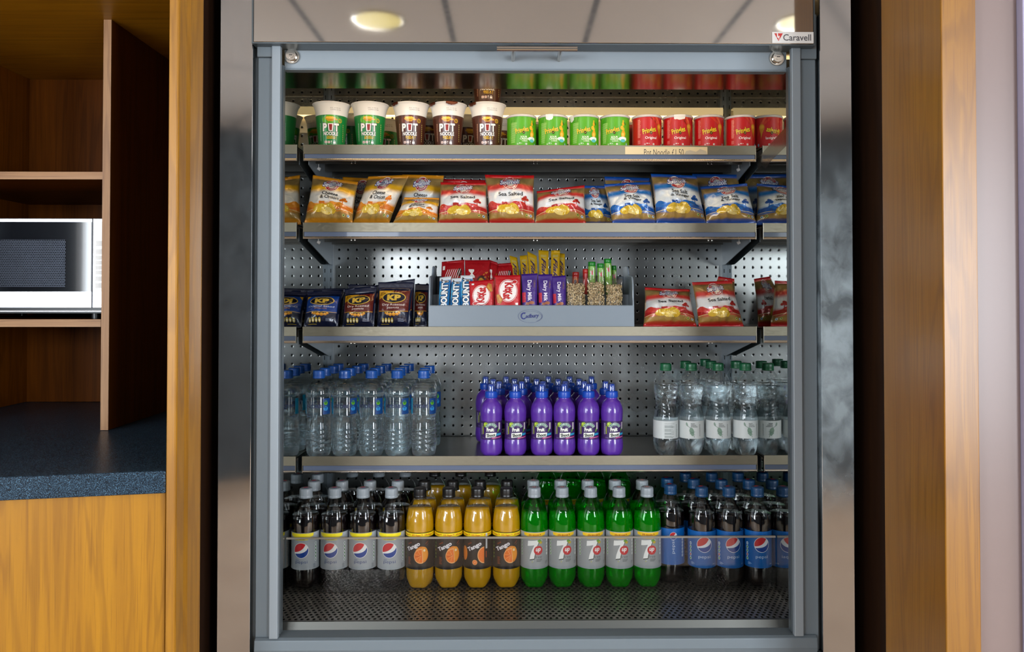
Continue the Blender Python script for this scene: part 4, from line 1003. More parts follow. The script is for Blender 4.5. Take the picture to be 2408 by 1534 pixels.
def sticker(o, a0, wd, drop):
    mb = MB(); rr = random.Random(int(a0*100)); n_ = 9
    vs = [(r_*math.sin(a0-wd/2+wd*k/n_), -r_*math.cos(a0-wd/2+wd*k/n_), zz-((drop*math.sin(PI*(k+.6)/(n_+1.2))**.6+rr.uniform(0, .0015)) if j_ == 3 else 0)) for j_, (r_, zz) in enumerate(((.0392, .0835), (.0394, .0795), (.0380, .0775), (.0376, .0765))) for k in range(n_+1)]
    mb.add(vs, [(j_*(n_+1)+k, (j_+1)*(n_+1)+k, (j_+1)*(n_+1)+k+1, j_*(n_+1)+k+1) for j_ in range(3) for k in range(n_)], 0, None, True)
    mb.build('torn_sticker', 'white_plastic', o, world=False)['label'] = 'torn white paper sticker on the rim'
for o_ in list(SC.objects):
    if o_.name.startswith('crisp_tub') and o_.parent is None:
        lb_ = o_['label']
        if lb_.startswith('green') and 'second of four' in lb_: sticker(o_, -.25, .5, .007)
        if lb_.startswith('green') and 'third of four' in lb_: sticker(o_, -1.05, .45, .009)
        if lb_.startswith('red') and 'second of four' in lb_: sticker(o_, -.02, .75, .005)
# ------------------------------------------------------------------ flexible packets
def col_ramp(stops, t):
    for (a, ca), (b_, cb) in zip(stops, stops[1:]):
        if t <= b_:
            k = max(0, (t-a)/(b_-a+1e-9)); A_, B_ = L(ca), L(cb)
            return tuple(x+(y-x)*k for x, y in zip(A_, B_))
    return L(stops[-1][1])
def packet(name, label, cat, group, corners, Yb, Yt, T, colfn, art, seal=(.06, .07), seed=0, crease=1.0, n=34, mat='foil', zbase=None, waist=.04, back=.5, build=True, slump=0.0):
    """a filled foil packet: two bulging sheets between crimped seals, fitted to its own four corners (bl, br, tr, tl)"""
    B = [W(*corners[0], Yb), W(*corners[1], Yb), W(*corners[2], Yt), W(*corners[3], Yt)]
    if zbase is not None:
        lo = min(B[0].z, B[1].z)
        for i in (0, 1): B[i].z = max(zbase+.0006, B[i].z+(zbase+.0006-lo) if B[i].z-lo < .006 else B[i].z)
    nrm = (B[1]-B[0]).cross(B[3]-B[0]).normalized()
    if nrm.y > 0: nrm = -nrm
    so = Vector((seed*3.7, seed*1.3, seed*.9)); H = (B[3]-B[0]).length; Wd = (B[1]-B[0]).length
    def base(s, t):
        m_ = 1-waist*math.sin(PI*t)**.8; s2 = .5+(s-.5)*m_
        return (B[0]*(1-s2)+B[1]*s2)*(1-t)+(B[3]*(1-s2)+B[2]*s2)*t
    def prof(s, t):
        tt = (t-seal[0])/(1-seal[0]-seal[1])
        if tt <= 0 or tt >= 1: return 0.0
        e = max(0, 1-(2*s-1)**2)**.55
        v = (math.sin(PI*min(1, tt))**.5)*(1-.25*tt+slump*(1-tt))
        return e*v
    def P_(s, t, side, o=0):
        p = base(s, t); h = prof(s, t)
        q = Vector((s*Wd, 0, t*H))*1000
        nz = noise.noise(q*.028+so)*.5+.6*(abs(noise.noise(q*.018+so*1.7)))-.15+.35*(abs(noise.noise(Vector((q.x*.05+q.z*.03, 3, q.z*.045-q.x*.02))+so))-.2)
        ds = min(t-seal[0], 1-seal[1]-t)
        wr = 0 if ds < 0 else math.exp(-ds*9)*math.sin(s*23+seed*2+2.5*math.sin(s*7+seed))*.10
        dz = T*(h*(1+crease*.38*nz)+crease*wr*min(1, h*1.5))
        if ds < 0: dz = T*.015*math.sin(t*H*1000*2.6)
        dz += T*.10*crease*noise.noise(q*.012+so*2.1)*(1-h)
        if side < 0: return p-nrm*(T*back*h) + nrm*(dz-T*h)*.3
        return p+nrm*(dz+o)
    mb = MB(); vs = []; cs = []
    for j in range(n+1):
        for i in range(n+1): vs.append(P_(i/n, j/n, 1)); cs.append(colfn(i/n, j/n))
    k = (n+1)**2
    for j in range(n+1):
        for i in range(n+1): vs.append(P_(i/n, j/n, -1)-nrm*.0002); cs.append(colfn(i/n, j/n))
    fs = []
    for j in range(n):
        for i in range(n):
            a_ = j*(n+1)+i; fs.append((a_, a_+1, a_+n+2, a_+n+1)); fs.append((k+a_, k+a_+n+1, k+a_+n+2, k+a_+1))
    for i in range(n):
        fs.append((i, k+i, k+i+1, i+1)); a_ = n*(n+1)+i; fs.append((a_, a_+1, k+a_+1, k+a_))
        a_ = i*(n+1); fs.append((a_, a_+n+1, k+a_+n+1, k+a_)); a_ = i*(n+1)+n; fs.append((a_, k+a_, k+a_+n+1, a_+n+1))
    mb.add(vs, fs, 0, cs, True)
    if art is not None:
        ca = CUTS.get((id(art), n))
        if ca is None: ca = CUTS[(id(art), n)] = art.cut(1/n, 1/n, clip=(0.004, .996, 0.004, .996))
        lay(mb, ca, lambda x, y, o: P_(x, y, 1, o), base=.00035, step=.00012)
    zmin = min(v[2] for v in mb.v)
    if zbase is not None and zmin < zbase:
        mb.v = [(x, y, max(z_, zbase+.0002)) for x, y, z_ in mb.v]
    c0 = (B[0]+B[1])/2
    o = mb.build(name, mat, loc=(c0.x, c0.y, c0.z), color=True)
    return tag(o, label, cat, group), P_
CUTS = {}
def seabrook(f1, f2, dark, mid, light, hill, seal_c):
    a = Art()
    # landscape band, tree, tractor shapes
    hl = [(0, .235)]+[(x/20, .36+.05*math.sin(x*.55+.6)+.02*math.sin(x*1.3)) for x in range(21)]+[(1, .235)]
    a.poly(hl, hill, 0)
    h2 = [(0, .235)]+[(x/20, .31+.03*math.sin(x*.7+2.2)) for x in range(21)]+[(1, .235)]
    a.poly(h2, dark, 1)
    a.rect(.30, .42, .36, .40, dark, 1); a.disc(.33, .355, .03, .025, dark, 1, 12); a.disc(.41, .35, .02, .018, dark, 1, 12)
    a.rect(.795, .812, .34, .44, dark, 1)
    for x, y, r in ((.80, .47, .045), (.76, .445, .035), (.85, .45, .035), (.82, .50, .03)): a.poly([(x+r*(1+.25*math.sin(k*2.4))*math.cos(k*PI/6), y+r*.9*(1+.25*math.cos(k*3.1))*math.sin(k*PI/6)) for k in range(12)], dark, 2)
    a.poly([(0, .225), (.25, .245), (.5, .23), (.75, .245), (1, .23), (1, .24), (.75, .256), (.5, .242), (.25, .256), (0, .238)], '#d8c48c', 3)
    # ridged crisps
    for cx, cy, rx, ry, tilt, c1, c2 in ((.33, .27, .15, .075, 10, '#c9a010', '#e2c23c'), (.56, .27, .12, .085, -35, '#c49a10', '#e0bc34'), (.47, .23, .13, .065, -8, '#dcb838', '#f4e6b0')):
        ca, sa = math.cos(math.radians(tilt)), math.sin(math.radians(tilt)); R_ = lambda x, y: (cx+x*ca-y*sa, cy+x*sa+y*ca)
        a.poly([R_(*p) for p in ell(0, 0, rx, ry, 20)], c1, 4)
        for k in range(-4, 5):
            q = k/5; hw = ry*math.sqrt(1-q*q)*.95
            p0 = R_(q*rx, -hw); p1 = R_(q*rx+.012, hw); a.line(p0[0], p0[1], p1[0], p1[1], .011, c2, 5)
    a.ring(.70, .30, .055, .060, '#6a4a1c', 5, 24)
    # round badge with script
    a.disc(.50, .80, .165, .160, '#e4dccf', 5, 32).ring(.50, .80, .095, .155, '#a81c26', 6, 36, .97)
    a.disc(.50, .80, .095, .09, '#c9c4ba', 6, 24)
    for txt, rr, g0, g1 in (('IN YORKSHIRE', .124, 205, 335), ('LOVINGLY MADE', .124, 150, 30)):
        for k, ch in enumerate(txt):
            g_ = g0+(g1-g0)*k/(len(txt)-1); q = math.radians(g_)
            if ch != ' ': a.text(ch, .5+rr*math.cos(q), .80+rr*.97*math.sin(q), .020, .030, '#f2ece4', 7, .03, rot=g_+90 if g0 > 180 else g_-90)
    a.text('Seabrook', .50, .815, .43, .115, '#f2f0ee', 9, .05, .35, rot=7, outline=('#2a3a7c', .05))
    a.text('Seabrook', .50, .815, .43, .115, '#2a3a7c', 10, -.012, .35, rot=7)
    if f2: a.text(f1, .50, .575, .34, .075, '#161412', 6, .015, rot=-2).text(f2, .50, .490, .40, .075, '#161412', 6, .015, rot=-2)
    else: a.text(f1, .50, .55, .52, .075, '#161412', 6, .015, rot=2)
    a.disc(.83, .155, .025, .024, '#c8d060', 4, 12).disc(.92, .15, .025, .024, '#dfe8ea', 4, 12).disc(.83, .155, .016, .015, '#3c4a1c', 5, 12).disc(.92, .15, .016, .015, '#2a6a8c', 5, 12)
    gold = '#8f7443'
    st = [(0, seal_c), (.085, seal_c), (.10, '#a07f3c'), (.215, '#96753a'), (.235, hill), (.34, hill), (.40, light), (.60, light), (.68, mid), (.745, mid), (.80, gold), (.925, gold), (.945, seal_c), (1, seal_c)]
    def colfn(s, t):
        tb_ = t+.02*math.sin(s*9)
        c = col_ramp(st, min(1, max(0, tb_ if .09 < t < .9 else t)))
        if (s < .015 or s > .985) and .1 < t < .92: c = L(gold)
        return c
    return a, colfn
CH = seabrook('Cheese', '& Onion', '#cf6f10', '#d9a31a', '#dcdcd8', '#dd8a14', '#c9820f')
SS = seabrook('Sea Salted', '', '#a81c18', '#c23a34', '#dfe2e4', '#c4352c', '#b80f18')
SV = seabrook('Sea Salt', '& Vinegar', '#0a4a96', '#1c6cb4', '#d4dde2', '#1567b8', '#0c4a9e')
SB = Z(SZ[1]); SC_ = Z(SZ[2])
crisps = [
 ('cheese and onion crisp bag standing beside the left side wall', CH, [(714, 519), (829, 519), (842, 428), (736, 412)], 1.972, 2.01, .030, 1),
 ('yellow crisp bag leaning right behind its neighbour, tallest of the yellow ones', CH, [(826, 519), (914, 519), (962, 411), (866, 415)], 1.985, 2.02, .028, 2),
 ('small crumpled yellow crisp bag lying low beside the red bags', CH, [(921, 519), (1030, 519), (1034, 466), (951, 464)], 1.968, 1.995, .030, 3),
 ('yellow crisp bag standing behind the low crumpled one', CH, [(938, 519), (1034, 519), (1044, 413), (946, 411)], 2.035, 2.055, .024, 4),
 ('first red sea salted crisp bag beside the yellow bags', SS, [(1029, 520), (1149, 520), (1144, 429), (1036, 429)], 1.972, 2.00, .032, 5),
 ('tall red sea salted crisp bag in the middle of the shelf', SS, [(1150, 520), (1258, 520), (1256, 413), (1140, 411)], 1.975, 2.005, .030, 6),
 ('low red sea salted crisp bag beside the blue bags', SS, [(1257, 520), (1379, 520), (1375, 435), (1262, 450)], 1.972, 2.005, .034, 7),
 ('shaded blue crisp bag standing back beside the red bags', SV, [(1368, 519), (1446, 519), (1424, 437), (1364, 437)], 2.030, 2.05, .022, 8),
 ('blue salt and vinegar crisp bag left of the tallest blue bag', SV, [(1440, 520), (1546, 520), (1530, 428), (1420, 433)], 1.972, 2.005, .030, 9),
 ('tallest blue salt and vinegar crisp bag on the shelf', SV, [(1543, 520), (1662, 520), (1638, 413), (1530, 409)], 1.968, 2.00, .034, 10),
 ('blue salt and vinegar crisp bag beside the right side wall', SV, [(1661, 520), (1781, 520), (1757, 431), (1646, 440)], 1.972, 2.01, .030, 11),
 ('rear blue crisp bag peeping above the one left of the tallest', SV, [(1440, 512), (1535, 512), (1528, 419), (1421, 415)], 2.075, 2.10, .022, 12),
 ('rear blue crisp bag peeping above the rightmost one', SV, [(1640, 512), (1750, 512), (1736, 411), (1628, 409)], 2.075, 2.10, .022, 13),
 ('rear red crisp bag showing only its top seal', SS, [(1045, 512), (1140, 512), (1142, 424), (1040, 421)], 2.075, 2.095, .022, 14),
 ('rear yellow crisp bag behind the two left yellow bags', CH, [(800, 512), (880, 512), (903, 421), (806, 417)], 2.090, 2.11, .022, 15),
]
for lb_, (a_, cf), cor, yb, yt, T_, sd in crisps:
    packet('crisp_bag', lb_, 'crisp bag', 'bags of crisps on the second shelf', cor, yb, yt, T_, cf, a_, seed=sd, zbase=SB, slump=.3, crease=1.35)
for lb_, (a_, cf), cor, yb, yt, T_, sd in (
 ('red crisp bag beside the grey counter tray, third shelf', SS, [(1512, 764), (1639, 762), (1622, 681), (1516, 677)], 1.975, 2.02, .034, 21),
 ('upright red crisp bag tilted left on the third shelf', SS, [(1643, 764), (1750, 763), (1722, 660), (1627, 664)], 1.972, 2.0, .032, 22),
 ('red crisp bag hidden behind the tilted one, third shelf', SS, [(1640, 755), (1735, 755), (1727, 656), (1690, 650)], 2.05, 2.08, .020, 23)):
    packet('crisp_bag', lb_, 'crisp bag', 'red crisp bags on the third shelf', cor, yb, yt, T_, cf, a_, seed=sd, zbase=SC_, slump=.3, crease=1.35)

def nuts(kind):
    a = Art(); red = kind == 'dry'
    body = '#5a160e' if red else '#0c3a86'
    a.rect(.05, .95, .33, .80, body, 0)
    if red: a.poly([(.05, .80), (.50, .80), (.05, .60)], '#c9940f', 1).text('BEST\nSELLER', .16, .74, .18, .07, '#3a1c08', 2, .02, rot=15)
    else: a.poly([(.05, .80), (.15, .80), (.05, .70)], '#c9940f', 1)
    for k in range(18):
        q = k*PI/9; a.poly([(.50+.08*math.cos(q-.12), .66+.06*math.sin(q-.12)), (.50+.32*math.cos(q), .66+.17*math.sin(q)), (.50+.08*math.cos(q+.12), .66+.06*math.sin(q+.12))], '#c08a84' if red else '#7a96c4', 1)
    a.disc(.50, .64, .35, .125, '#c9a83c', 3, 32).disc(.50, .64, .325, .108, '#0b1226', 4, 32).text('KP', .50, .64, .40, .135, '#d0ac3c', 5, .06)
    if red: a.text('Dry Roasted', .50, .475, .66, .060, '#e8dcd6', 4, .0).text('peanuts', .50, .405, .36, .052, '#e8dcd6', 4, .0)
    else: a.text('Original Salted', .50, .475, .74, .058, '#cfdcf0', 4, .0).text('peanuts', .50, .412, .34, .045, '#b88a4c', 4, .0)
    a.poly([(.05, .345), (.5, .315), (.95, .345), (.95, .355), (.5, .33), (.05, .355)], '#c9a030', 4)
    for x, y, r in ((.34, .285, .05), (.43, .27, .06), (.54, .27, .062), (.64, .275, .05), (.70, .30, .04), (.28, .30, .035)): a.disc(x, y, r, r*.62, '#b8760c', 4, 14).disc(x-.006, y+.01, r*.7, r*.42, '#dc9c24', 5, 12)
    for k in range(4): a.poly(ell(.20+k*.095, .15, .038, .052, 12), '#b09a34', 4).poly(ell(.20+k*.095, .14, .024, .026, 10), '#e4dcc0', 5)
    tiny_lines(a, .66, .90, .12, .19, 3, '#8a93a8', 4, 3); tiny_lines(a, .14, .50, .060, .085, 1, '#a89034', 4, 3)
    navy = '#0b1430'
    return a, (lambda s, t: L(navy))
ND = nuts('dry'); NO = nuts('orig')
for lb_, (a_, cf), cor, yb, yt, T_, sd in (
 ('blue original salted peanut bag beside the left side wall', NO, [(713, 764), (795, 764), (807, 682), (722, 684)], 1.975, 2.02, .026, 31),
 ('dry roasted peanut bag, left of the two maroon ones', ND, [(804, 764), (880, 764), (888, 672), (810, 680)], 1.972, 2.0, .026, 32),
 ('dry roasted peanut bag, right of the two maroon ones', ND, [(886, 764), (962, 764), (973, 664), (889, 664)], 1.970, 1.99, .026, 33),
 ('peanut bag with navy top behind the left maroon bag', ND, [(812, 758), (890, 758), (896, 671), (818, 669)], 2.035, 2.05, .02, 34),
 ('peanut bag with tall navy top behind the right maroon bag', ND, [(905, 758), (972, 758), (976, 656), (906, 664)], 2.035, 2.05, .02, 35),
 ('navy peanut bag behind the blue original salted one', NO, [(722, 758), (800, 758), (812, 678), (722, 680)], 2.035, 2.05, .02, 36),
 ('dark peanut bag in shade beside the grey tray', ND, [(972, 760), (1004, 760), (1009, 669), (976, 668)], 2.01, 2.05, .016, 37)):
    packet('peanut_bag', lb_, 'peanut bag', 'bags of peanuts on the third shelf', cor, yb, yt, T_, cf, a_, seal=(.06, .16), seed=sd, zbase=SC_, n=30)

# ------------------------------------------------------------------ grey counter tray and its sweets
M['tray'] = P('grey_tray_plastic', '#7f8b96', .3, 0, .3)
tr = thing('confectionery_tray', 'pale blue grey plastic counter tray holding chocolate bars', 'display tray', (.048, 2.02, SC_))
TX0, TX1 = W(1007, 740, 1.955).x, W(1492, 740, 1.955).x
tp_ = lambda nm, mb, bevel=.0015: mb.build(nm, 'tray', tr, bevel=bevel)
z0 = SC_+.0005
tp_('front_panel', MB().prism([(1.955, z0), (1.958, z0+.056), (1.961, z0+.058), (1.964, z0+.056), (1.960, z0)], 'X', TX0, TX1))
tp_('base', MB().box(TX0+.003, TX1-.003, 1.960, 2.13, z0, z0+.003))
tp_('rear_panel', MB().box(TX0+.004, TX1-.004, 2.124, 2.13, z0, z0+.135))
tp_('tier_step', MB().box(TX0+.003, TX1-.003, 2.030, 2.033, z0+.003, z0+.085))
tp_('tier_floor', MB().box(TX0+.003, TX1-.003, 2.033, 2.124, z0+.058, z0+.061))
for x in (TX0, TX1-.004):
    side = [(1.9555, z0), (1.9585, z0+.058), (1.962, z0+.075)]+bez((1.962, z0+.075), (1.964, z0+.122), (1.972, z0+.132), (1.995, z0+.132), 6)[1:]+[(2.03, z0+.134)]+bez((2.03, z0+.134), (2.045, z0+.136), (2.045, z0+.160), (2.062, z0+.160), 5)[1:]+[(2.13, z0+.160), (2.13, z0)]
    tp_('side_panel', MB().prism(side, 'X', x, x+.004))
a = Art(); a.ring(0, 0, .0300, .0306, '#35407e', 1, 48, .54).ring(.002, -.001, .0262, .0268, '#35407e', 1, 40, .50, -60, 170)
a.text('adbury', .005, -.0005, .034, .0125, '#26307c', 2, .012, .3, rot=4)
a.ring(-.0165, .0005, .0046, .0068, '#26307c', 2, 24, 1.25, 50, 320).ring(-.0155, .0005, .0082, .0089, '#35407e', 2, 24, 1.0, 60, 250)
mb = MB(); lay(mb, a.cut(.05, .05), lambda x, y, o: ((TX0+TX1)/2-.003+x, 1.9565+.0005*(y/.01)*.5-o-.0012, z0+.030+y))
mb.build('printed_logo', 'print', tr, color=True)

def bar(name, label, cat, group, cor, yb, yt, T_, base, art, seed=0, seal=(.04, .05), zb=None, crease=.35, n=22, mat='foil', back=.8, sealc=None):
    sc_ = sealc or base
    cf = lambda s, t: L(sc_) if (t < seal[0] or t > 1-seal[1]) else L(base)
    return packet(name, label, cat, group, cor, yb, yt, T_, cf, art, seal=seal, seed=seed, crease=crease, n=n, mat=mat, zbase=zb, waist=.015, back=back)
ti = z0+.0035
A_BO = Art(); A_BO.text('BOUNTY', .50, .50, .95, .60, '#e8eef2', 2, .04, rot=0, outline=('#2a1c18', .07))
def rot90(a, up=True):
    b_ = Art()
    for v, f, c, l in a.it:
        b_.it.append(([((.5-(y-.5)), x) if up else (y, 1-x) for x, y in v], f if True else f, c, l))
    return b_
A_BO = rot90(A_BO); A_BO.disc(.60, .90, .22, .045, '#e6e6e0', 1).disc(.60, .90, .17, .03, '#6a5a50', 2, 14).poly([(.05, .70), (.16, .9), (.25, .7), (.2, .4), (.05, .3)], '#5ab0d8', 0)
def lift(a, lo, k):
    b_ = Art(); b_.it = [([(x, lo+k*y) for x, y in v], f, c, l) for v, f, c, l in a.it]; return b_
A_BO = lift(A_BO, .36, .60)
for i, (cor, yb, yt) in enumerate((([(1029, 762), (1053, 762), (1061, 650), (1034, 653)], 1.972, 2.00), ([(1055, 762), (1081, 762), (1086, 654), (1062, 655)], 1.973, 2.00), ([(1083, 762), (1105, 762), (1112, 648), (1083, 648)], 1.976, 2.004))):
    bar('chocolate_bar', 'blue coconut chocolate bar standing in the tray, %s from the left' % ORD[i], 'chocolate bar', 'blue chocolate bars', cor, yb, yt, .010, '#1c6ca8', A_BO, 41+i, zb=ti, sealc='#dfe6ea', seal=(.04, .07))
A_KK = Art(); A_KK.rect(0, .06, 0, 1, '#8f0c14', 0)
A_KK.disc(.52, .52, .36, .40, '#e8e4e2', 1, 32).disc(.52, .52, .345, .385, '#c01822', 2, 32).disc(.52, .52, .325, .362, '#ece8e6', 3, 32)
A_KK.text('Kit', .56, .66, .30, .34, '#b8141e', 5, .05, rot=-90).text('Kat', .50, .37, .30, .36, '#b8141e', 5, .05, rot=-90)
A_KK.disc(.78, .83, .10, .07, '#e8e4e2', 4, 16).disc(.78, .83, .085, .056, '#b8141e', 5, 16).poly([(.06, .38), (.16, .42), (.32, .20), (.22, .06), (.10, .12)], '#a86a20', 6).poly([(.10, .36), (.16, .38), (.28, .20), (.22, .14)], '#c48a34', 7).rect(.80, .90, .03, .10, '#e8e4e2', 4)
A_KK2 = lift(A_KK.xf(1, 1, 180), .39, .57); A_KK = lift(A_KK, .39, .57)
bar('chocolate_bar', 'red wafer bar upside down beside the blue bars', 'chocolate bar', 'red wafer bars', [(1106, 765), (1163, 765), (1162, 657), (1103, 662)], 1.972, 1.992, .009, '#b80f1c', A_KK2, 45, zb=ti)
bar('chocolate_bar', 'red wafer bar the right way round beside the purple bars', 'chocolate bar', 'red wafer bars', [(1164, 765), (1225, 765), (1224, 647), (1162, 648)], 1.972, 1.992, .009, '#b80f1c', A_KK, 46, zb=ti)
A_DM = Art(); A_DM.text('Dairy Milk', .50, .38, .80, .50, '#e6e2ee', 3, .02)
A_DM = rot90(A_DM, False)
A_DM = Art(); b_ = Art(); b_.text('Dairy Milk', .50, .50, .72, .34, '#e6e2ee', 3, .02)
for v, f, c, l in b_.it: A_DM.it.append(([(.46+(y-.5)*1.0, .52-(x-.5)) for x, y in v], f, c, l))
b_ = Art(); b_.text('Cadbury', .5, .5, .26, .16, '#8a6a3c', 3, .0, .3)
for v, f, c, l in b_.it: A_DM.it.append(([(.80+(y-.5), .74-(x-.5)) for x, y in v], f, c, l))
A_DM.rect(.02, .24, .12, .46, '#b01c34', 1).disc(.62, .10, .18, .055, '#9a5a34', 2, 16).disc(.36, .07, .14, .05, '#8a4c2c', 1, 16)
A_DM = lift(A_DM, .38, .56)
for i, cor in enumerate(([(1229, 765), (1264, 765), (1264, 643), (1226, 645)], [(1267, 765), (1301, 765), (1299, 645), (1265, 646)], [(1303, 765), (1332, 765), (1331, 648), (1297, 650)])):
    bar('chocolate_bar', 'purple milk chocolate bar, %s from the left in the tray' % ORD[i], 'chocolate bar', 'purple chocolate bars', cor, 1.972, 1.995, .009, '#3a1c78', A_DM, 48+i, zb=ti, seal=(.04, .09))
# clear bags of seeds
seedmesh = None
def seeds(i, cor, lab):
    t = None
    o, Pf = packet('seed_packet', lab, 'seed packet', 'clear packets of seeds', cor, 1.972, 1.990, .012, lambda s, t: (1, 1, 1, 1), None, seal=(.01, .10), seed=60+i, crease=.5, n=16, mat='cello', zbase=ti, waist=0, back=1.2)
    rr = random.Random(i); mb = MB()
    cs = ['#c8b48c', '#d8c49c', '#b09a70', '#e2d2ae', '#a08a60']
    for k in range(760):
        s_, t_ = rr.uniform(.06, .94), rr.uniform(.02, .86); p = Pf(s_, t_, 1)+Vector((0, .0022+rr.uniform(0, .008), 0))
        if p.z < ti+.002: continue
        a_ = rr.uniform(0, PI); d = Vector((math.cos(a_), rr.uniform(-.3, .3), math.sin(a_)))*.0040; e = Vector((-d.z, 0, d.x))*.58; u = Vector((0, -.0010, 0))
        mb.add([p-d, p-e*.8+u*.6, p+e*.8+u*.6, p+d, p+u*1.3, p-u], [(0, 1, 4), (1, 3, 4), (3, 2, 4), (2, 0, 4), (1, 0, 5), (3, 1, 5), (2, 3, 5), (0, 2, 5)], 0, rr.choice(cs), True)
    s_o = mb.build('seeds', 'paper', o, color=True)
    tag(s_o, kind='stuff')
for i, (cor, lab) in enumerate((([(1335, 765), (1379, 765), (1376, 652), (1331, 652)], 'clear packet of seeds beside the purple bars'), ([(1382, 765), (1424, 765), (1421, 648), (1379, 649)], 'middle clear packet of seeds in the tray'), ([(1426, 765), (1466, 765), (1464, 655), (1424, 655)], 'clear packet of seeds at the right end of the tray'))): seeds(i, cor, lab)
# back tier
tt = z0+.0615
A_MA = Art()
for k in range(7):
    b0 = bez((.12+.08*k, .20), (.25+.07*k, .55), (.05+.10*k, .45), (.30+.09*k, .78), 6)
    for p, q in zip(b0, b0[1:]): A_MA.line(p[0], p[1], q[0], q[1], .022, '#e2d8d0', 2)
A_MA.disc(.30, .35, .18, .14, '#3c140c', 1).disc(.62, .30, .16, .13, '#4a1a10', 1).disc(.80, .70, .10, .10, '#3c140c', 1).rect(.06, .16, .78, .88, '#e2d8d0', 2)
A_MB = Art(); A_MB.text('Malt', .30, .52, .55, .22, '#e6ddd4', 3, .03, .2, rot=-80).disc(.68, .45, .20, .17, '#3c140c', 1).disc(.66, .45, .12, .11, '#c89018', 2).disc(.42, .20, .10, .10, '#3c140c', 1).disc(.85, .25, .12, .12, '#3c140c', 1)
for k in range(12): A_MB.disc(.85+.1*math.cos(k), .60+.10*math.sin(k*1.7), .02, .018, '#c87818', 2, 8)
for i, (cor, a_, yb) in enumerate((([(1034, 690), (1092, 690), (1092, 611), (1039, 616)], A_MA, 2.045), ([(1094, 690), (1150, 690), (1153, 612), (1093, 612)], A_MB, 2.045), ([(1148, 690), (1172, 690), (1170, 618), (1150, 611)], A_MB, 2.052), ([(1166, 690), (1213, 690), (1206, 618), (1160, 621)], A_MA, 2.058))):
    bar('chocolate_pouch', 'red chocolate ball pouch on the rear tier, %s from the left' % ORD[i], 'sweet pouch', 'red pouches on the rear tier', cor, yb, yb+.025, .014, '#9c0f18', a_, 70+i, zb=tt, crease=.8)
A_FL = Art(); b_ = Art(); b_.text('Flake', .5, .5, .58, .46, '#2c1a48', 3, .02, .45)
for v, f, c, l in b_.it: A_FL.it.append(([(.50+(y-.5), .60-(x-.5)*.85) for x, y in v], f, c, l))
A_FL.it = [([(x, .84-y) if False else (x, y) for x, y in v], f, c, l) for v, f, c, l in A_FL.it]
A_FL.rect(.2, .8, .86, .91, '#b09a4c', 1).rect(.28, .72, .80, .84, '#b09a4c', 1)
FLK = ['leaning left at the left end', 'second from the left', 'leaning left in the middle', 'tall and upright, left of two', 'tall and upright, right of two', 'half hidden at the right end']
for i, (cor, yb, yt) in enumerate((([(1212, 685), (1234, 685), (1216, 606), (1198, 601)], 2.062, 2.09), ([(1230, 690), (1247, 690), (1240, 600), (1222, 602)], 2.045, 2.075), ([(1248, 690), (1270, 690), (1262, 602), (1240, 591)], 2.045, 2.075), ([(1270, 690), (1290, 690), (1290, 590), (1266, 588)], 2.045, 2.075), ([(1293, 690), (1315, 690), (1317, 589), (1296, 589)], 2.045, 2.075), ([(1316, 690), (1330, 690), (1328, 597), (1312, 595)], 2.06, 2.09))):
    bar('chocolate_bar', 'yellow crumbly chocolate bar on the rear tier, %s' % FLK[i], 'chocolate bar', 'yellow chocolate bars on the rear tier', cor, yb, yt, .009, '#b8900f', A_FL if i != 5 else A_FL, 80+i, zb=tt, crease=.6)
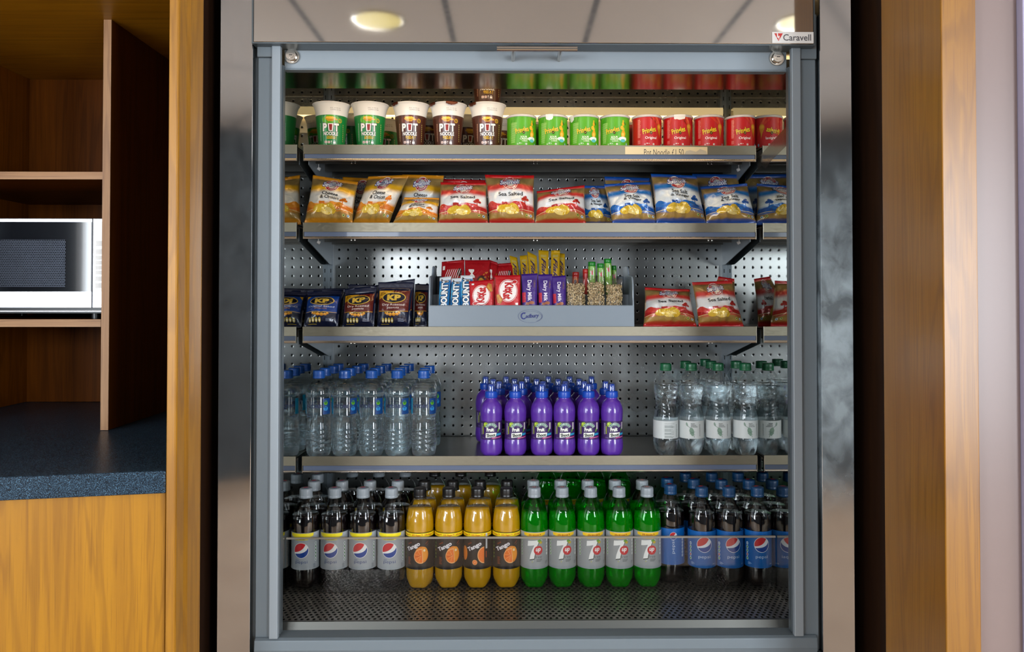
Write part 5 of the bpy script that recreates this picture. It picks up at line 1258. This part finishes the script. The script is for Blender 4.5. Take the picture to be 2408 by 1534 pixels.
def tube(px, py, r, Y, col, capc, lab, nm='sweet_tube', lean=0, art=None):
    p = W(px, py, Y); t = thing(nm, lab, 'sweet tube', (p.x-lean, Y, tt))
    h = p.z-tt; dx = lean
    mb = MB(); f = lambda z_: (dx*z_/h)
    prof_ = [(0, 0), (r*.95, .0003), (r, .001), (r, h-.012)]
    n_ = 24
    def lathe_lean(pr, name, c_, mat='print', ar=None):
        m2 = MB(); m2.lathe(pr, n_, 0, c_)
        m2.v = [(x+f(z_), y, z_) for x, y, z_ in m2.v]
        if ar is not None:
            g_ = wrapfn([(r, 0), (r, h)]); lay(m2, ar.cut(.003, .02), lambda x, y, o: (lambda q: (q[0]+f(q[2]), q[1], q[2]))(g_(x, y, o)))
        return m2.build(name, mat, t, world=False, color=True)
    lathe_lean(prof_, 'wrapper', col, ar=art(h) if art else None)
    lathe_lean([(r, h-.012), (r*1.03, h-.0118), (r*1.03, h-.0015), (r*.9, h), (0, h)], 'cap', capc)
    return t
def gum(h):
    a = Art(); a.poly([(-.007, h-.020), (-.001, h-.026), (.003, h-.020), (.002, h-.030), (.006, h-.036), (-.002, h-.034)], '#b01c28', 1)
    a.rect(.003, .0055, h-.045, h-.016, '#e8f0e0', 1); b_ = Art(); b_.text('MINTGUM' if False else 'WRIGLEY', 0, 0, .026, .0045, '#f0f4ec', 2, .02)
    for v, f, c, l in b_.it: a.it.append(([(-.004+y*-1, h-.036+x) for x, y in v], f, c, l))
    return a
for px, py, r, Y, lean, lab in ((1391.5, 616, .0098, 2.060, 0, 'green capped gum tube nearest the red tubes'), (1412, 620, .0090, 2.058, -.002, 'plain green gum tube standing lower between two others'), (1428.5, 609, .0098, 2.062, -.006, 'tallest green gum tube leaning left'), (1443, 625, .0070, 2.090, -.004, 'narrow dark green gum tube at the right end')):
    tube(px, py, r, Y, '#74a83c', '#157a20', lab, 'gum_tube', lean, gum)
tube(1354, 640, .0090, 2.060, '#a82414', '#8f1410', 'red and orange pastille tube beside the yellow bars', 'pastille_tube', .004, lambda h: Art().disc(0, h-.026, .007, .010, '#c8641c', 1).disc(-.001, h-.026, .004, .006, '#3c1440', 2, 12))
tube(1378, 633, .0088, 2.072, '#a81c1c', '#b4241c', 'red pastille tube just left of the green tubes', 'pastille_tube', 0)
for o_ in list(bottles.values())+list(pots.values())+list(cans.values()):
    if o_.get('label') == 'x': print('UNPLACED', o_.name)
